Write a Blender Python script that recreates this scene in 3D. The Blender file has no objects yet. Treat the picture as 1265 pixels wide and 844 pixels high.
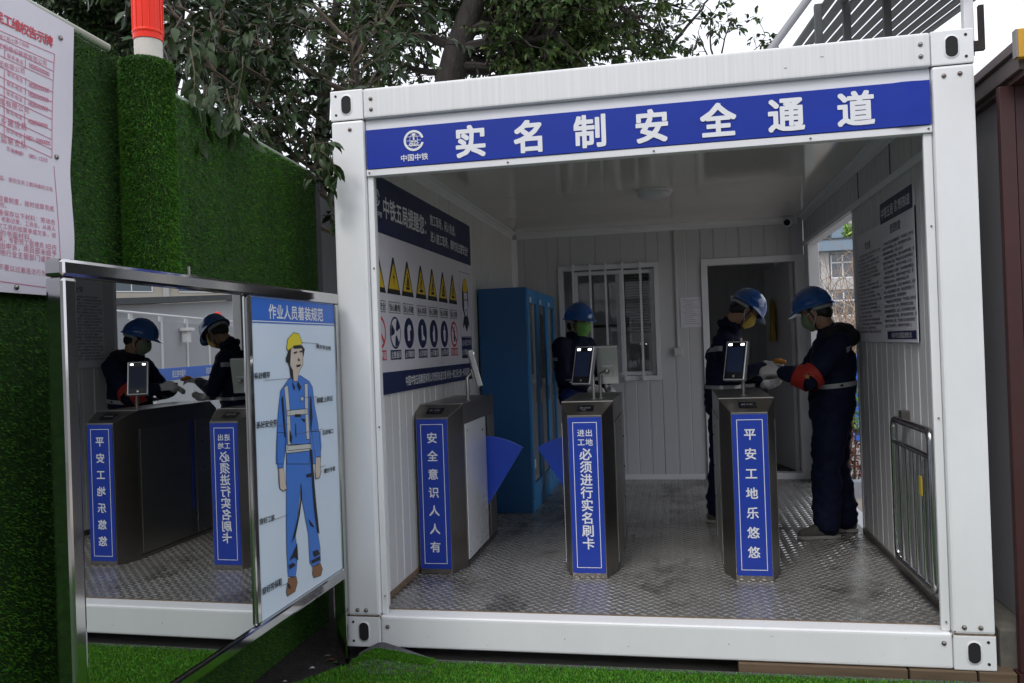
import bpy, bmesh, math, random
import numpy as np
from mathutils import Vector, Matrix, noise
from mathutils.bvhtree import BVHTree
random.seed(7); rng = np.random.default_rng(7)
SC = bpy.context.scene; COL = SC.collection
PI = math.pi; R = math.radians

# ------------------------------------------------------------------ camera
CAM = Vector((1.664, -3.902, 1.485)); YAW, PITCH, ROLL, FOC = -0.195, 0.0051, -0.0349, 1016.16
fwd = Vector((math.sin(YAW)*math.cos(PITCH), math.cos(YAW)*math.cos(PITCH), math.sin(PITCH)))
rt0 = Vector((math.cos(YAW), -math.sin(YAW), 0)); up0 = rt0.cross(fwd)
rt = rt0*math.cos(ROLL) + up0*math.sin(ROLL); up = -rt0*math.sin(ROLL) + up0*math.cos(ROLL)
cd = bpy.data.cameras.new("camera"); cam = bpy.data.objects.new("camera", cd); COL.objects.link(cam)
cd.sensor_width = 36; cd.lens = FOC/1265*36; cd.clip_start = .05; cd.clip_end = 600
mw = Matrix((rt, up, -fwd)).transposed().to_4x4(); mw.translation = CAM; cam.matrix_world = mw
SC.camera = cam
def ray(px, py): return fwd + rt*((px-632.5)/FOC) - up*((py-422)/FOC)
def atX(px, py, x): d = ray(px, py); return CAM + d*((x-CAM.x)/d.x)
def atY(px, py, y): d = ray(px, py); return CAM + d*((y-CAM.y)/d.y)

# ------------------------------------------------------------------ light
W = bpy.data.worlds.new("World"); SC.world = W; W.use_nodes = True
nt = W.node_tree; nt.nodes.clear()
o_ = nt.nodes.new("ShaderNodeOutputWorld"); bg = nt.nodes.new("ShaderNodeBackground")
sky = nt.nodes.new("ShaderNodeTexSky"); sky.sky_type = 'NISHITA'; sky.sun_disc = False
SUN_EL, SUN_AZ = R(52), R(200)      # azimuth clockwise from +Y
sky.sun_elevation = SUN_EL; sky.sun_rotation = SUN_AZ; sky.dust_density = 4
mx = nt.nodes.new("ShaderNodeMix"); mx.data_type = 'RGBA'; mx.inputs[0].default_value = .86
mx.inputs[7].default_value = (11.0, 11.3, 12.3, 1)       # even overcast layer over the clear sky
nt.links.new(sky.outputs[0], mx.inputs[6]); nt.links.new(mx.outputs[2], bg.inputs[0])
bg.inputs[1].default_value = .1
nt.links.new(bg.outputs[0], o_.inputs[0])
sd = bpy.data.lights.new("sun", 'SUN'); sd.energy = 1.15; sd.angle = R(18); sd.color = (1, .97, .93)
sun = bpy.data.objects.new("sun", sd); COL.objects.link(sun)
sdir = Vector((math.sin(SUN_AZ)*math.cos(SUN_EL), math.cos(SUN_AZ)*math.cos(SUN_EL), math.sin(SUN_EL)))
sun.rotation_euler = sdir.to_track_quat('Z', 'Y').to_euler(); sun.location = (0, -5, 12)
SC.view_settings.view_transform = 'Standard'; SC.view_settings.look = 'None'
SC.view_settings.gamma = 1; SC.view_settings.exposure = .38
SC.render.engine = 'CYCLES'
cy = SC.cycles; cy.use_denoising = True; cy.max_bounces = 9; cy.diffuse_bounces = 4; cy.glossy_bounces = 6
cy.transparent_max_bounces = 8; cy.sample_clamp_indirect = 6; cy.use_adaptive_sampling = True

# ------------------------------------------------------------------ materials
def mat(name, col, rough=.5, metal=0, var=0, vs=(6, 6, 6), bump=0, bs=(60, 60, 60), col2=None, coat=0,
        island=0, spec=.5, emit=0, trans=0, alpha=1, sharp=False, dist=.002, speck=None):
    m = bpy.data.materials.new(name); m.use_nodes = True; n = m.node_tree; N = n.nodes; L = n.links
    b = N["Principled BSDF"]; b.inputs["Base Color"].default_value = (*col, 1)
    b.inputs["Roughness"].default_value = rough; b.inputs["Metallic"].default_value = metal
    b.inputs["Specular IOR Level"].default_value = spec
    if coat: b.inputs["Coat Weight"].default_value = coat; b.inputs["Coat Roughness"].default_value = .08
    if emit: b.inputs["Emission Color"].default_value = (*col, 1); b.inputs["Emission Strength"].default_value = emit
    if trans: b.inputs["Transmission Weight"].default_value = trans
    if alpha < 1: b.inputs["Alpha"].default_value = alpha
    tc = N.new("ShaderNodeTexCoord")
    src = None
    if var:
        mp = N.new("ShaderNodeMapping"); mp.inputs[3].default_value = vs; L.new(tc.outputs["Object"], mp.inputs[0])
        nz = N.new("ShaderNodeTexNoise"); nz.inputs["Scale"].default_value = 1; nz.inputs["Detail"].default_value = 6
        nz.inputs["Roughness"].default_value = .65
        L.new(mp.outputs[0], nz.inputs["Vector"])
        rp = N.new("ShaderNodeValToRGB"); e = rp.color_ramp.elements
        e[0].position = .45 if sharp else .32; e[1].position = .62 if sharp else .72
        c2 = col2 or tuple(c*(1-var) for c in col)
        e[0].color = (*c2, 1); e[1].color = (*col, 1)
        L.new(nz.outputs["Fac"], rp.inputs[0]); src = rp.outputs[0]
        mr = N.new("ShaderNodeMapRange"); mr.inputs[3].default_value = min(1, rough*1.25+.04); mr.inputs[4].default_value = rough*.85
        L.new(nz.outputs["Fac"], mr.inputs[0]); L.new(mr.outputs[0], b.inputs["Roughness"])
    if speck:
        mp = N.new("ShaderNodeMapping"); mp.inputs[3].default_value = speck[2]; L.new(tc.outputs["Object"], mp.inputs[0])
        nz = N.new("ShaderNodeTexNoise"); nz.inputs["Scale"].default_value = 1; nz.inputs["Detail"].default_value = 9; nz.inputs["Roughness"].default_value = .72; L.new(mp.outputs[0], nz.inputs["Vector"])
        mr2 = N.new("ShaderNodeMapRange"); mr2.inputs[1].default_value = speck[1]; mr2.inputs[2].default_value = speck[1]+.09; mr2.inputs[4].default_value = speck[3]; L.new(nz.outputs["Fac"], mr2.inputs[0])
        mm = N.new("ShaderNodeMix"); mm.data_type = 'RGBA'; L.new(mr2.outputs[0], mm.inputs[0]); mm.inputs[7].default_value = (*speck[0], 1)
        if src: L.new(src, mm.inputs[6])
        else: mm.inputs[6].default_value = (*col, 1)
        src = mm.outputs[2]
    if island:
        g = N.new("ShaderNodeNewGeometry"); hs = N.new("ShaderNodeHueSaturation")
        a1 = N.new("ShaderNodeMapRange"); a1.inputs[3].default_value = 1-island; a1.inputs[4].default_value = 1+island
        L.new(g.outputs["Random Per Island"], a1.inputs[0]); L.new(a1.outputs[0], hs.inputs["Value"])
        a2 = N.new("ShaderNodeMapRange"); a2.inputs[3].default_value = .5+island*.06; a2.inputs[4].default_value = .5-island*.05
        ml = N.new("ShaderNodeMath"); ml.operation = 'MULTIPLY'; ml.inputs[1].default_value = 7.3
        fr = N.new("ShaderNodeMath"); fr.operation = 'FRACT'
        L.new(g.outputs["Random Per Island"], ml.inputs[0]); L.new(ml.outputs[0], fr.inputs[0]); L.new(fr.outputs[0], a2.inputs[0])
        L.new(a2.outputs[0], hs.inputs["Hue"])
        if src: L.new(src, hs.inputs["Color"])
        else: hs.inputs["Color"].default_value = (*col, 1)
        src = hs.outputs[0]
    if src: L.new(src, b.inputs["Base Color"])
    if bump:
        mp = N.new("ShaderNodeMapping"); mp.inputs[3].default_value = bs; L.new(tc.outputs["Object"], mp.inputs[0])
        nz = N.new("ShaderNodeTexNoise"); nz.inputs["Scale"].default_value = 1; nz.inputs["Detail"].default_value = 4
        L.new(mp.outputs[0], nz.inputs["Vector"])
        bp = N.new("ShaderNodeBump"); bp.inputs["Strength"].default_value = bump; bp.inputs["Distance"].default_value = dist
        L.new(nz.outputs["Fac"], bp.inputs["Height"]); L.new(bp.outputs[0], b.inputs["Normal"])
    return m
M = {}
M['white'] = mat('white_painted_steel', (.80, .81, .82), .34, var=.09, vs=(2.2, 2.2, 1.3), bump=.12, bs=(14, 14, 9), speck=((.34, .29, .22), .66, (9, 9, 7), .55))
M['beam'] = mat('white_paint_rain_streaks', (.76, .765, .77), .4, var=.15, vs=(60, 60, 1.1), bump=.1, bs=(9, 9, 9), speck=((.30, .27, .22), .65, (12, 12, 5), .5))
M['rust'] = mat('rusty_edge_stain', (.24, .17, .11), .8, var=.5, vs=(40, 40, 40))
M['shadowgap'] = mat('black_shadow_gap', (.02, .02, .02), .8)  # near-black colour stands in for the shade inside open joints
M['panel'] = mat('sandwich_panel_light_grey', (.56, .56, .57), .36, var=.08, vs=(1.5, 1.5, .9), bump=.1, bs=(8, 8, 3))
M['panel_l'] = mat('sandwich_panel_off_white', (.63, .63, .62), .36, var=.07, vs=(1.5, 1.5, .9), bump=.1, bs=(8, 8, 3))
M['ceil'] = mat('ceiling_panel_satin', (.72, .695, .66), .07, var=.06, vs=(2, 2, 2), bump=.06, bs=(3, 7, 3), coat=.3)
M['trim'] = mat('white_trim', (.74, .745, .76), .4, var=.06, vs=(5, 5, 5))
M['ply'] = mat('checker_plate_galvanised', (.30, .295, .285), .24, metal=.55, var=.45, vs=(2.3, 1.7, 2), col2=(.24, .23, .215), bump=.25, bs=(90, 90, 90), speck=((.09, .08, .065), .51, (2.1, 1.3, 1), .75))
M['lug'] = mat('checker_plate_worn_lug', (.66, .65, .63), .20, metal=.6, var=.4, vs=(2.3, 1.7, 2), col2=(.36, .35, .33), speck=((.13, .12, .10), .51, (2.1, 1.3, 1), .7))
M['bolt'] = mat('zinc_bolt', (.34, .34, .35), .38, metal=.8, var=.5, vs=(60, 60, 60), col2=(.14, .09, .06))
M['dark'] = mat('dark_void', (.012, .012, .013), .8)
M['blue'] = mat('blue_vinyl_film', (.004, .032, .36), .40, spec=.35, var=.25, vs=(.9, 1.2, 2.2), bump=.08, bs=(3, 3, 5))
M['bluelab'] = mat('blue_label_film', (.010, .042, .36), .4, var=.08, vs=(4, 4, 4))
M['navyprint'] = mat('navy_print', (.008, .015, .075), .4, var=.1, vs=(3, 3, 3))
M['letter'] = mat('white_lettering', (.72, .73, .76), .45)
M['print_white'] = mat('white_print_sheet', (.66, .64, .70), .33, var=.05, vs=(3, 3, 3), bump=.07, bs=(3, 4, 4))
M['sky_print'] = mat('pale_blue_print', (.74, .78, .84), .34, var=.22, vs=(.4, .4, 1.1), col2=(.57, .70, .85), bump=.05, bs=(3, 3, 3))
M['paper'] = mat('plastic_notice_sheet', (.68, .655, .72), .42, var=.06, vs=(3, 3, 3), bump=.18, bs=(4, 4, 2.4), dist=.01)
M['a4'] = mat('printed_paper', (.74, .74, .80), .7, var=.12, vs=(40, 40, 60))
M['red'] = mat('red_print', (.55, .045, .075), .5)
M['redpale'] = mat('faded_red_print', (.55, .16, .24), .5)
M['black'] = mat('black_print', (.012, .012, .014), .5)
M['greyprint'] = mat('grey_print', (.10, .10, .12), .5)
M['yellow'] = mat('yellow_print', (.62, .42, .015), .45)
M['steel'] = mat('brushed_stainless', (.34, .33, .315), .30, metal=1, var=.12, vs=(3, 3, 12))
M['steel_dk'] = mat('dark_brushed_stainless', (.30, .28, .26), .27, metal=1, var=.12, vs=(2, 2, 6))
M['chrome'] = mat('polished_stainless', (.52, .52, .52), .09, metal=1, bump=.10, bs=(5, 2.2, 5), dist=.004)
M['mirror'] = mat('mirror_glass', (.58, .60, .60), .005, metal=1)
M['tube'] = mat('stainless_tube', (.58, .58, .58), .16, metal=1, var=.15, vs=(8, 8, 8))
M['wing'] = mat('blue_acrylic_wing', (.016, .075, .62), .3, coat=.3, trans=.12)
M['acryl'] = mat('milky_access_panel', (.74, .76, .80), .25, metal=.15, var=.05, vs=(1, 1, 2))
M['glassblk'] = mat('black_glass_screen', (.006, .007, .010), .12, spec=.25)
M['screen'] = mat('lit_standby_screen', (.008, .013, .030), .25, emit=.3, spec=.12)
M['led'] = mat('white_led', (1, 1, 1), .4, emit=6)
M['casing'] = mat('silver_terminal_casing', (.42, .42, .43), .33, metal=.6)
M['cab'] = mat('blue_cabinet_paint', (.014, .105, .285), .38, var=.1, vs=(3, 3, 3), bump=.06, bs=(12, 12, 12))
M['cab_l'] = mat('bright_blue_cabinet_trim', (.030, .235, .54), .36, var=.08, vs=(3, 3, 3))
M['glass'] = mat('dark_window_glass', (.035, .04, .042), .04, spec=.8, coat=.5)
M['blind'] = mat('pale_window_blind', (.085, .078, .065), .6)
M['lamp'] = mat('opal_lamp_cover', (.62, .63, .66), .35)
M['camw'] = mat('white_camera_shell', (.60, .60, .60), .3)
M['turf'] = mat('artificial_grass_blade', (.100, .285, .016), .55, island=.5, spec=.2, var=.45, vs=(.9, 2.2, .5), col2=(.030, .085, .012))
M['turf_g'] = mat('artificial_grass_blade_carpet', (.100, .285, .022), .5, island=.45, spec=.3, var=.2, vs=(1.8, 1.8, 1.8))
M['turfback'] = mat('turf_backing', (.020, .065, .008), .9, var=.4, vs=(30, 30, 30))
M['turfrev'] = mat('grey_turf_underside', (.10, .10, .11), .8, var=.5, vs=(25, 25, 25), bump=.5)
M['rail'] = mat('pale_green_rail', (.36, .42, .34), .4, var=.25, vs=(6, 6, 6))
M['soil'] = mat('damp_black_soil', (.035, .030, .028), .95, var=.6, vs=(9, 9, 9), bump=1, bs=(60, 60, 60), dist=.02)
M['ground'] = mat('concrete_ground', (.30, .285, .26), .85, var=.3, vs=(.8, .8, .8), bump=.4, bs=(25, 25, 25))
M['pave'] = mat('beige_paving', (.44, .385, .32), .8, var=.2, vs=(1.4, 1.4, 1.4), bump=.3)  # plain beige of the paving itself
M['kerb'] = mat('pale_kerb_stone', (.46, .49, .54), .7, var=.2, vs=(6, 6, 6), bump=.3)
M['bark'] = mat('tree_bark', (.030, .024, .020), .9, var=.5, vs=(12, 12, 4), bump=1, bs=(40, 40, 10), dist=.02)
M['twig'] = mat('twig_bark', (.11, .085, .06), .85, var=.4, vs=(20, 20, 20))
M['leaf'] = mat('broad_evergreen_leaf', (.020, .040, .010), .42, island=.6, spec=.3)
M['leafbig'] = mat('large_glossy_leaf', (.032, .062, .016), .42, var=.5, vs=(9, 9, 9), spec=.25)
M['leaf2'] = mat('small_green_leaf', (.036, .062, .012), .5, island=.65, spec=.25)
M['leaf3'] = mat('hedge_leaf', (.16, .30, .04), .45, island=.6)
M['leafred'] = mat('red_hedge_leaf', (.20, .06, .03), .45, island=.6)
M['drytwig'] = mat('dry_bare_twig', (.30, .22, .16), .8, island=.3)
M['navy'] = mat('navy_work_cloth', (.0035, .007, .030), .75, var=.3, vs=(7, 7, 7), bump=.5, bs=(70, 70, 70), spec=.25)
M['navy_t'] = mat('navy_trouser_cloth', (.0035, .007, .032), .75, var=.3, vs=(7, 7, 7), bump=.5, bs=(70, 70, 70), spec=.25)
M['bluecloth'] = mat('royal_blue_cloth', (.012, .030, .20), .7, var=.25, vs=(8, 8, 8), bump=.4)
M['fleece'] = mat('black_hood_lining', (.008, .008, .010), .9, bump=.8, bs=(90, 90, 90))
M['skin'] = mat('skin', (.36, .20, .13), .5, var=.12, vs=(25, 25, 25))
M['hair'] = mat('black_hair', (.010, .009, .009), .55, bump=.6, bs=(160, 160, 30))
M['helmet'] = mat('blue_helmet_shell', (.009, .080, .30), .18, coat=.5, bump=.02, bs=(9, 9, 9))
M['helmin'] = mat('white_helmet_liner', (.34, .35, .36), .6)
M['maskg'] = mat('green_mask_cloth', (.13, .34, .07), .75, bump=.4)
M['masky'] = mat('yellow_mask_cloth', (.46, .32, .05), .75, bump=.4)
M['maskd'] = mat('grey_green_mask_cloth', (.16, .22, .13), .75, bump=.4)
M['glove'] = mat('white_cotton_glove', (.50, .48, .47), .85, bump=.7, bs=(240, 240, 240))
M['gloveo'] = mat('orange_coated_glove', (.50, .20, .02), .6, bump=.5, bs=(120, 120, 120))
M['armband'] = mat('red_armband', (.32, .015, .008), .6, bump=.25)
M['armyel'] = mat('yellow_armband_mark', (.36, .20, .03), .6)
M['refl'] = mat('silver_reflective_tape', (.36, .37, .39), .35, metal=.3)
M['shoe'] = mat('grey_work_shoe', (.095, .088, .082), .8, var=.3, vs=(40, 40, 40), bump=.4)
M['sole'] = mat('pale_shoe_sole', (.28, .27, .25), .7)
M['eye'] = mat('dark_eye', (.02, .015, .012), .15)
M['maroon'] = mat('maroon_painted_steel', (.055, .016, .016), .45, var=.3, vs=(3, 3, 3))
M['eave'] = mat('brown_eave_metal', (.115, .082, .078), .45, var=.3, vs=(3, 3, 8))
M['yelblk'] = mat('yellow_painted_block', (.62, .33, .02), .45, var=.15, vs=(20, 20, 20))
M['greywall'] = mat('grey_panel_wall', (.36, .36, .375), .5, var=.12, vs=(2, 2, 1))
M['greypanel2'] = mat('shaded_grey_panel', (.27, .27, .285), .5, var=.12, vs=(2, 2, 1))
M['greydark'] = mat('dark_grey_strip', (.055, .06, .065), .5, var=.2, vs=(3, 3, 3))
M['canopy'] = mat('dark_green_grey_slat', (.055, .062, .062), .45, var=.35, vs=(5, 1.2, 5))
M['canopy_p'] = mat('dark_steel_post', (.075, .082, .085), .5, var=.25, vs=(6, 6, 6))
M['conc'] = mat('pale_render_facade', (.46, .455, .45), .8, var=.12, vs=(.4, .4, .4))
M['conc2'] = mat('beige_facade', (.42, .38, .33), .8, var=.1, vs=(.4, .4, .4))
M['fascia'] = mat('blue_grey_fascia', (.17, .23, .29), .6)
M['wglass'] = mat('far_window_glass', (.05, .075, .10), .08, spec=.8, coat=.4)
M['hoard'] = mat('white_site_hoarding', (.50, .51, .53), .5, var=.08, vs=(1, 1, 1))
M['hoardg'] = mat('grey_site_hoarding', (.36, .37, .39), .5, var=.08, vs=(1, 1, 1))
M['bband'] = mat('bright_blue_band', (.03, .14, .55), .45)
M['wood'] = mat('brown_packing_timber', (.14, .095, .055), .75, var=.4, vs=(3, 30, 30), bump=.4)
M['stone'] = mat('dirty_concrete_kerb', (.17, .16, .14), .85, var=.4, vs=(12, 12, 12), bump=.5)
M['redplas'] = mat('red_reflective_sleeve', (.85, .030, .010), .4, spec=.3)
M['whiteplas'] = mat('cream_plastic_post', (.62, .58, .52), .4, var=.1, vs=(20, 20, 20))
M['yelcoat'] = mat('yellow_rubber_raincoat', (.26, .17, .015), .45, bump=.4, bs=(12, 12, 4), dist=.01)
M['socket'] = mat('white_plastic_socket', (.55, .55, .56), .45)
M['tagy'] = mat('yellow_tag', (.55, .40, .03), .5)

# ------------------------------------------------------------------ mesh builder
ORIG = {}
STUFFN = {'lettering', 'title_lettering', 'caption_lettering', 'body_lettering', 'captions', 'symbols', 'ink_print', 'leader_lines', 'table_lines', 'printed_lines', 'border_line', 'reader_mark', 'emblem', 'warning_triangles', 'warning_triangle_fill', 'blue_signs', 'red_signs', 'white_symbols', 'window_blind', 'navy_band', 'tape_print', 'skin_print', 'boots_print', 'jacket_print', 'vent_dots', 'face_print', 'siding'}
class MB:
    def __init__(s): s.v = []; s.f = []; s.m = []
    def add(s, vs, fs, mi=0):
        b = len(s.v); s.v.extend([tuple(v) for v in vs]); s.f.extend([tuple(b+i for i in f) for f in fs]); s.m.extend([mi]*len(fs)); return s
    def box(s, x0, x1, y0, y1, z0, z1, mi=0):
        vs = [(x, y, z) for z in (z0, z1) for y in (y0, y1) for x in (x0, x1)]
        return s.add(vs, [(0,2,3,1),(4,5,7,6),(0,1,5,4),(2,6,7,3),(0,4,6,2),(1,3,7,5)], mi)
    def tube(s, pts, r, n=10, mi=0, cap=True):
        pts = [Vector(p) for p in pts]; rs = r if isinstance(r, (list, tuple)) else [r]*len(pts)
        T = []
        for i in range(len(pts)):
            a = pts[max(i-1, 0)]; b = pts[min(i+1, len(pts)-1)]; T.append((b-a).normalized())
        u = T[0].orthogonal().normalized(); vs = []; fs = []
        for i, p in enumerate(pts):
            u = (u - T[i]*u.dot(T[i])).normalized(); w = T[i].cross(u)
            for k in range(n):
                a = 2*PI*k/n; vs.append(p + (u*math.cos(a) + w*math.sin(a))*rs[i])
        for i in range(len(pts)-1):
            for k in range(n):
                a = i*n+k; b = i*n+(k+1) % n; fs.append((a, b, b+n, a+n))
        if cap: fs.append(tuple(range(n))[::-1]); fs.append(tuple(range((len(pts)-1)*n, len(pts)*n)))
        return s.add(vs, fs, mi)
    def lathe(s, prof, c=(0, 0, 0), n=20, mi=0, axis='z'):
        vs = []; fs = []; c = Vector(c)
        for (r, h) in prof:
            for k in range(n):
                a = 2*PI*k/n; x, y = r*math.cos(a), r*math.sin(a)
                p = {'z': (x, y, h), 'y': (x, h, -y), 'x': (h, x, y)}[axis]; vs.append(c+Vector(p))
        for i in range(len(prof)-1):
            for k in range(n):
                a = i*n+k; b = i*n+(k+1) % n; fs.append((a, b, b+n, a+n))
        fs.append(tuple(range(n))[::-1]); fs.append(tuple(range((len(prof)-1)*n, len(prof)*n)))
        return s.add(vs, fs, mi)
    def prism(s, poly, d, mi=0):            # poly: 3-D points of a flat outline, d: extrusion vector
        n = len(poly); d = Vector(d); a = [Vector(p) for p in poly]; b = [p+d for p in a]
        fs = [tuple(range(n))[::-1], tuple(range(n, 2*n))] + [(i, (i+1) % n, (i+1) % n+n, i+n) for i in range(n)]
        return s.add(a+b, fs, mi)
    def ball(s, c, r, n=12, mi=0, m=None):
        c = Vector(c); r = Vector(r if hasattr(r, '__len__') else (r, r, r)); vs = []; fs = []; k2 = n//2
        for i in range(k2+1):
            t = PI*i/k2
            for k in range(n):
                a = 2*PI*k/n; q = Vector((math.sin(t)*math.cos(a)*r.x, math.sin(t)*math.sin(a)*r.y, math.cos(t)*r.z))
                vs.append(c + (m @ q if m else q))
        for i in range(k2):
            for k in range(n):
                a = i*n+k; b = i*n+(k+1) % n; fs.append((a, a+n, b+n, b))
        return s.add(vs, fs, mi)
    def bm(s, fixn=True):
        b = bmesh.new(); vv = [b.verts.new(v) for v in s.v]
        for f, mi in zip(s.f, s.m):
            try: q = b.faces.new([vv[i] for i in f]); q.material_index = mi
            except ValueError: pass
        if fixn: bmesh.ops.remove_doubles(b, verts=b.verts, dist=1e-6); bmesh.ops.recalc_face_normals(b, faces=b.faces)
        return b
    def build(s, name, mats, parent=None, bevel=0, seg=2, smooth=None, origin=None, loc=None, raw=False):
        if not isinstance(mats, (list, tuple)): mats = [mats]
        o3 = Vector(origin) if origin is not None else (ORIG.get(parent.name, Vector((0, 0, 0))) if parent else Vector((0, 0, 0)))
        me = bpy.data.meshes.new(name)
        if raw:
            me.from_pydata([tuple(Vector(v)-o3) for v in s.v], [], s.f); me.polygons.foreach_set('material_index', s.m)
        else:
            b = s.bm()
            if bevel:
                es = [e for e in b.edges if len(e.link_faces) == 2 and e.calc_face_angle(0) > .5]
                bmesh.ops.bevel(b, geom=es, offset=bevel, segments=seg, affect='EDGES', profile=.6)
            if o3.length: bmesh.ops.translate(b, vec=-o3, verts=b.verts)
            if smooth is not None:
                for f in b.faces: f.smooth = True
                for e in b.edges:
                    if len(e.link_faces) == 2 and e.calc_face_angle(0) > R(smooth): e.smooth = False
            b.to_mesh(me); b.free()
        for m in mats: me.materials.append(m)
        o = link(name, me, parent, o3, loc)
        if name.split('.')[0] in STUFFN: o['kind'] = 'stuff'
        return o
def link(name, me, parent=None, o3=None, loc=None):
    o = bpy.data.objects.new(name, me); COL.objects.link(o)
    if parent is not None:
        o.parent = parent; ORIG[o.name] = ORIG.get(parent.name, Vector((0, 0, 0)))
    else:
        if o3 is not None and Vector(o3).length: o.location = o3
        ORIG[o.name] = Vector(o3) if o3 is not None else Vector((0, 0, 0))
    if loc is not None: o.location = loc
    return o
def tag(o, label=None, cat=None, group=None, kind=None):
    if label: o['label'] = label
    if cat: o['category'] = cat
    if group: o['group'] = group
    if kind: o['kind'] = kind
    return o
def thing(name, label, cat, loc=(0, 0, 0), rz=0, group=None, local=False):
    o = bpy.data.objects.new(name, None); COL.objects.link(o); o.location = loc; o.rotation_euler = (0, 0, rz); o.empty_display_size = .1
    ORIG[o.name] = Vector((0, 0, 0)) if local else Vector(loc)
    return tag(o, label, cat, group)
def kids(o): return [c for c in bpy.data.objects if c.parent == o]
def copy_tree(o, parent=None, allobj=None):
    c = o.copy(); COL.objects.link(c); c.parent = parent
    for ch in kids(o): copy_tree(ch, c)
    return c

# ------------------------------------------------------------------ text
_fc = {}
_cu = bpy.data.curves.new('glyph', 'FONT'); _cu.size = 1; _cu.resolution_u = 2
_to = bpy.data.objects.new('glyph', _cu); COL.objects.link(_to)
def glyph(ch, bold=0):
    k = (ch, bold)
    if k not in _fc:
        _cu.body = ch; _cu.offset = bold
        dg = bpy.context.evaluated_depsgraph_get(); dg.update()
        me = bpy.data.meshes.new_from_object(_to.evaluated_get(dg))
        vs = [(v.co.x, v.co.y) for v in me.vertices]; fs = [tuple(p.vertices) for p in me.polygons]
        _fc[k] = (vs, fs); bpy.data.meshes.remove(me)
    return _fc[k]
def wch(ch): return 1.0 if ord(ch) > 0x2e00 else .58
def text(mb, s, org, u, v, size, bold=0, pitch=1.0, vert=False, mi=0, sx=1.0, center=True):
    """write s; org = centre of the first glyph box (u right, v up)"""
    org = Vector(org); u = Vector(u).normalized(); v = Vector(v).normalized(); x = y = 0; nn = u.cross(v)
    sh = [(0, 0, 0)] if bold < .0095 else [(0, 0, 0), (bold, 0, .00003), (-bold, 0, .00006), (0, bold, .00009), (0, -bold, .00012)]
    if bold > .0155: sh += [(bold*a_, bold*b_, .00015+.00003*i_) for i_, (a_, b_) in enumerate(((.9, .9), (-.9, .9), (.9, -.9), (-.9, -.9)))]
    for ch in s:
        if ch != ' ':
            vs, fs = glyph(ch, 0); cx = .5 if wch(ch) == 1 else .3
            for da, db, dn in sh:
                mb.add([org + nn*dn + u*((a+da-cx)*size*sx + x) + v*((b+db-.385)*size + y) for a, b in vs], fs, mi)
        if vert: y -= size*pitch
        else: x += size*pitch*wch(ch)*sx
    return mb
def chars(s, org, u, v, size, bold, m, parent, pitch=1.0, vert=False, name='character'):
    """the same writing with every character a mesh of its own"""
    org = Vector(org); uu = Vector(u).normalized(); vv = Vector(v).normalized(); x = y = 0
    for ch in s:
        mb = MB(); text(mb, ch, org+uu*x+vv*y, uu, vv, size, bold); mb.build(name, M[m], parent, raw=True)
        if vert: y -= size*pitch
        else: x += size*pitch*wch(ch)
def flat(mb, pts, mi=0): return mb.add(pts, [tuple(range(len(pts)))], mi)
def frame2(mb, c0, c1, mk, w, mi=0):       # rectangle outline, corners in (a,b) coordinates, mk maps to 3-D
    (a0, b0), (a1, b1) = c0, c1
    for q in ((a0, b0, a1, b0+w), (a0, b1-w, a1, b1), (a0, b0+w, a0+w, b1-w), (a1-w, b0+w, a1, b1-w)):
        flat(mb, [mk(q[0], q[1]), mk(q[2], q[1]), mk(q[2], q[3]), mk(q[0], q[3])], mi)

# ------------------------------------------------------------------ ground
g = MB(); g.box(-200, 200, -200, 200, -.3, -.09); tag(g.build('ground', M['ground']), kind='structure')
g = MB(); g.box(-3, .3, -6, 5, -.1, -.068); tag(g.build('soil', M['soil']), kind='structure')
g = MB(); g.box(3.0, 9, -.2, 4.28, -.1, -.05); tag(g.build('pavement', M['pave']), kind='structure')
g = MB()
for i in range(8): g.box(3.0+i*.8, 3.79+i*.8, 4.28, 4.42, -.09, .1)
tag(g.build('kerb', M['kerb'], bevel=.012), kind='structure')

# ------------------------------------------------------------------ container
WX, HZ, XL, XR, FZ, CZ, DY = 2.986, 2.8, .122, 2.864, .16, 2.586, 4.068
LEN = 6.05
C = thing('gate_container', 'white steel cabin open at the front forming the gate passage', 'cabin', (0, 0, 0))
def part(name, mb, m, parent=C, **k): return mb.build(name, M[m] if isinstance(m, str) else m, parent, **k)
for x0 in (0, WX-.172):
    for y0 in (0, LEN-.172):
        part('corner_post', MB().box(x0+.001, x0+.171, y0+.001, y0+.171, .157, 2.645), 'white', bevel=.012)
        for z0 in (0, 2.647):
            cst = MB().box(x0, x0+.172, y0, y0+.172, z0, z0+.153)
            co = part('corner_casting', cst, 'white', bevel=.006)
            if y0 == 0:
                h = MB()
                # oval lifting hole with raised lip
                cx, cz = x0+.086+(.0 if x0 == 0 else -.004), z0+.078
                prof = [(cx+math.cos(a)*.026, -.0015, cz+math.copysign(.020, math.sin(a))*(1 if abs(math.sin(a)) > .01 else 0)+math.sin(a)*.026) for a in [2*PI*k/24+.01 for k in range(24)]]
                h.add(prof, [tuple(range(24))], 0); part('lifting_hole', h, 'dark', co)
                lip = MB()
                n = 24
                o2 = [(cx+(p[0]-cx)*1.28, -.0008, cz+(p[2]-cz)*1.18) for p in prof]; i2 = [(p[0], -.004, p[2]) for p in prof]
                lip.add(o2+i2, [(k, (k+1) % n, (k+1) % n+n, k+n) for k in range(n)]); part('hole_lip', lip, 'trim', co, smooth=60)
                for dx, dz in ((.03 if x0 == 0 else .14, .03), (.03 if x0 == 0 else .14, .125)):
                    b = MB().lathe([(.0065, 0), (.0065, -.0018)], (x0+dx, -.0, z0+dz), 10, axis='y'); part('small_hole', b, 'dark', co)
part('top_beam', MB().box(.1735, WX-.1735, .002, .09, 2.647, 2.799), 'beam', bevel=.014, seg=3)
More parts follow.
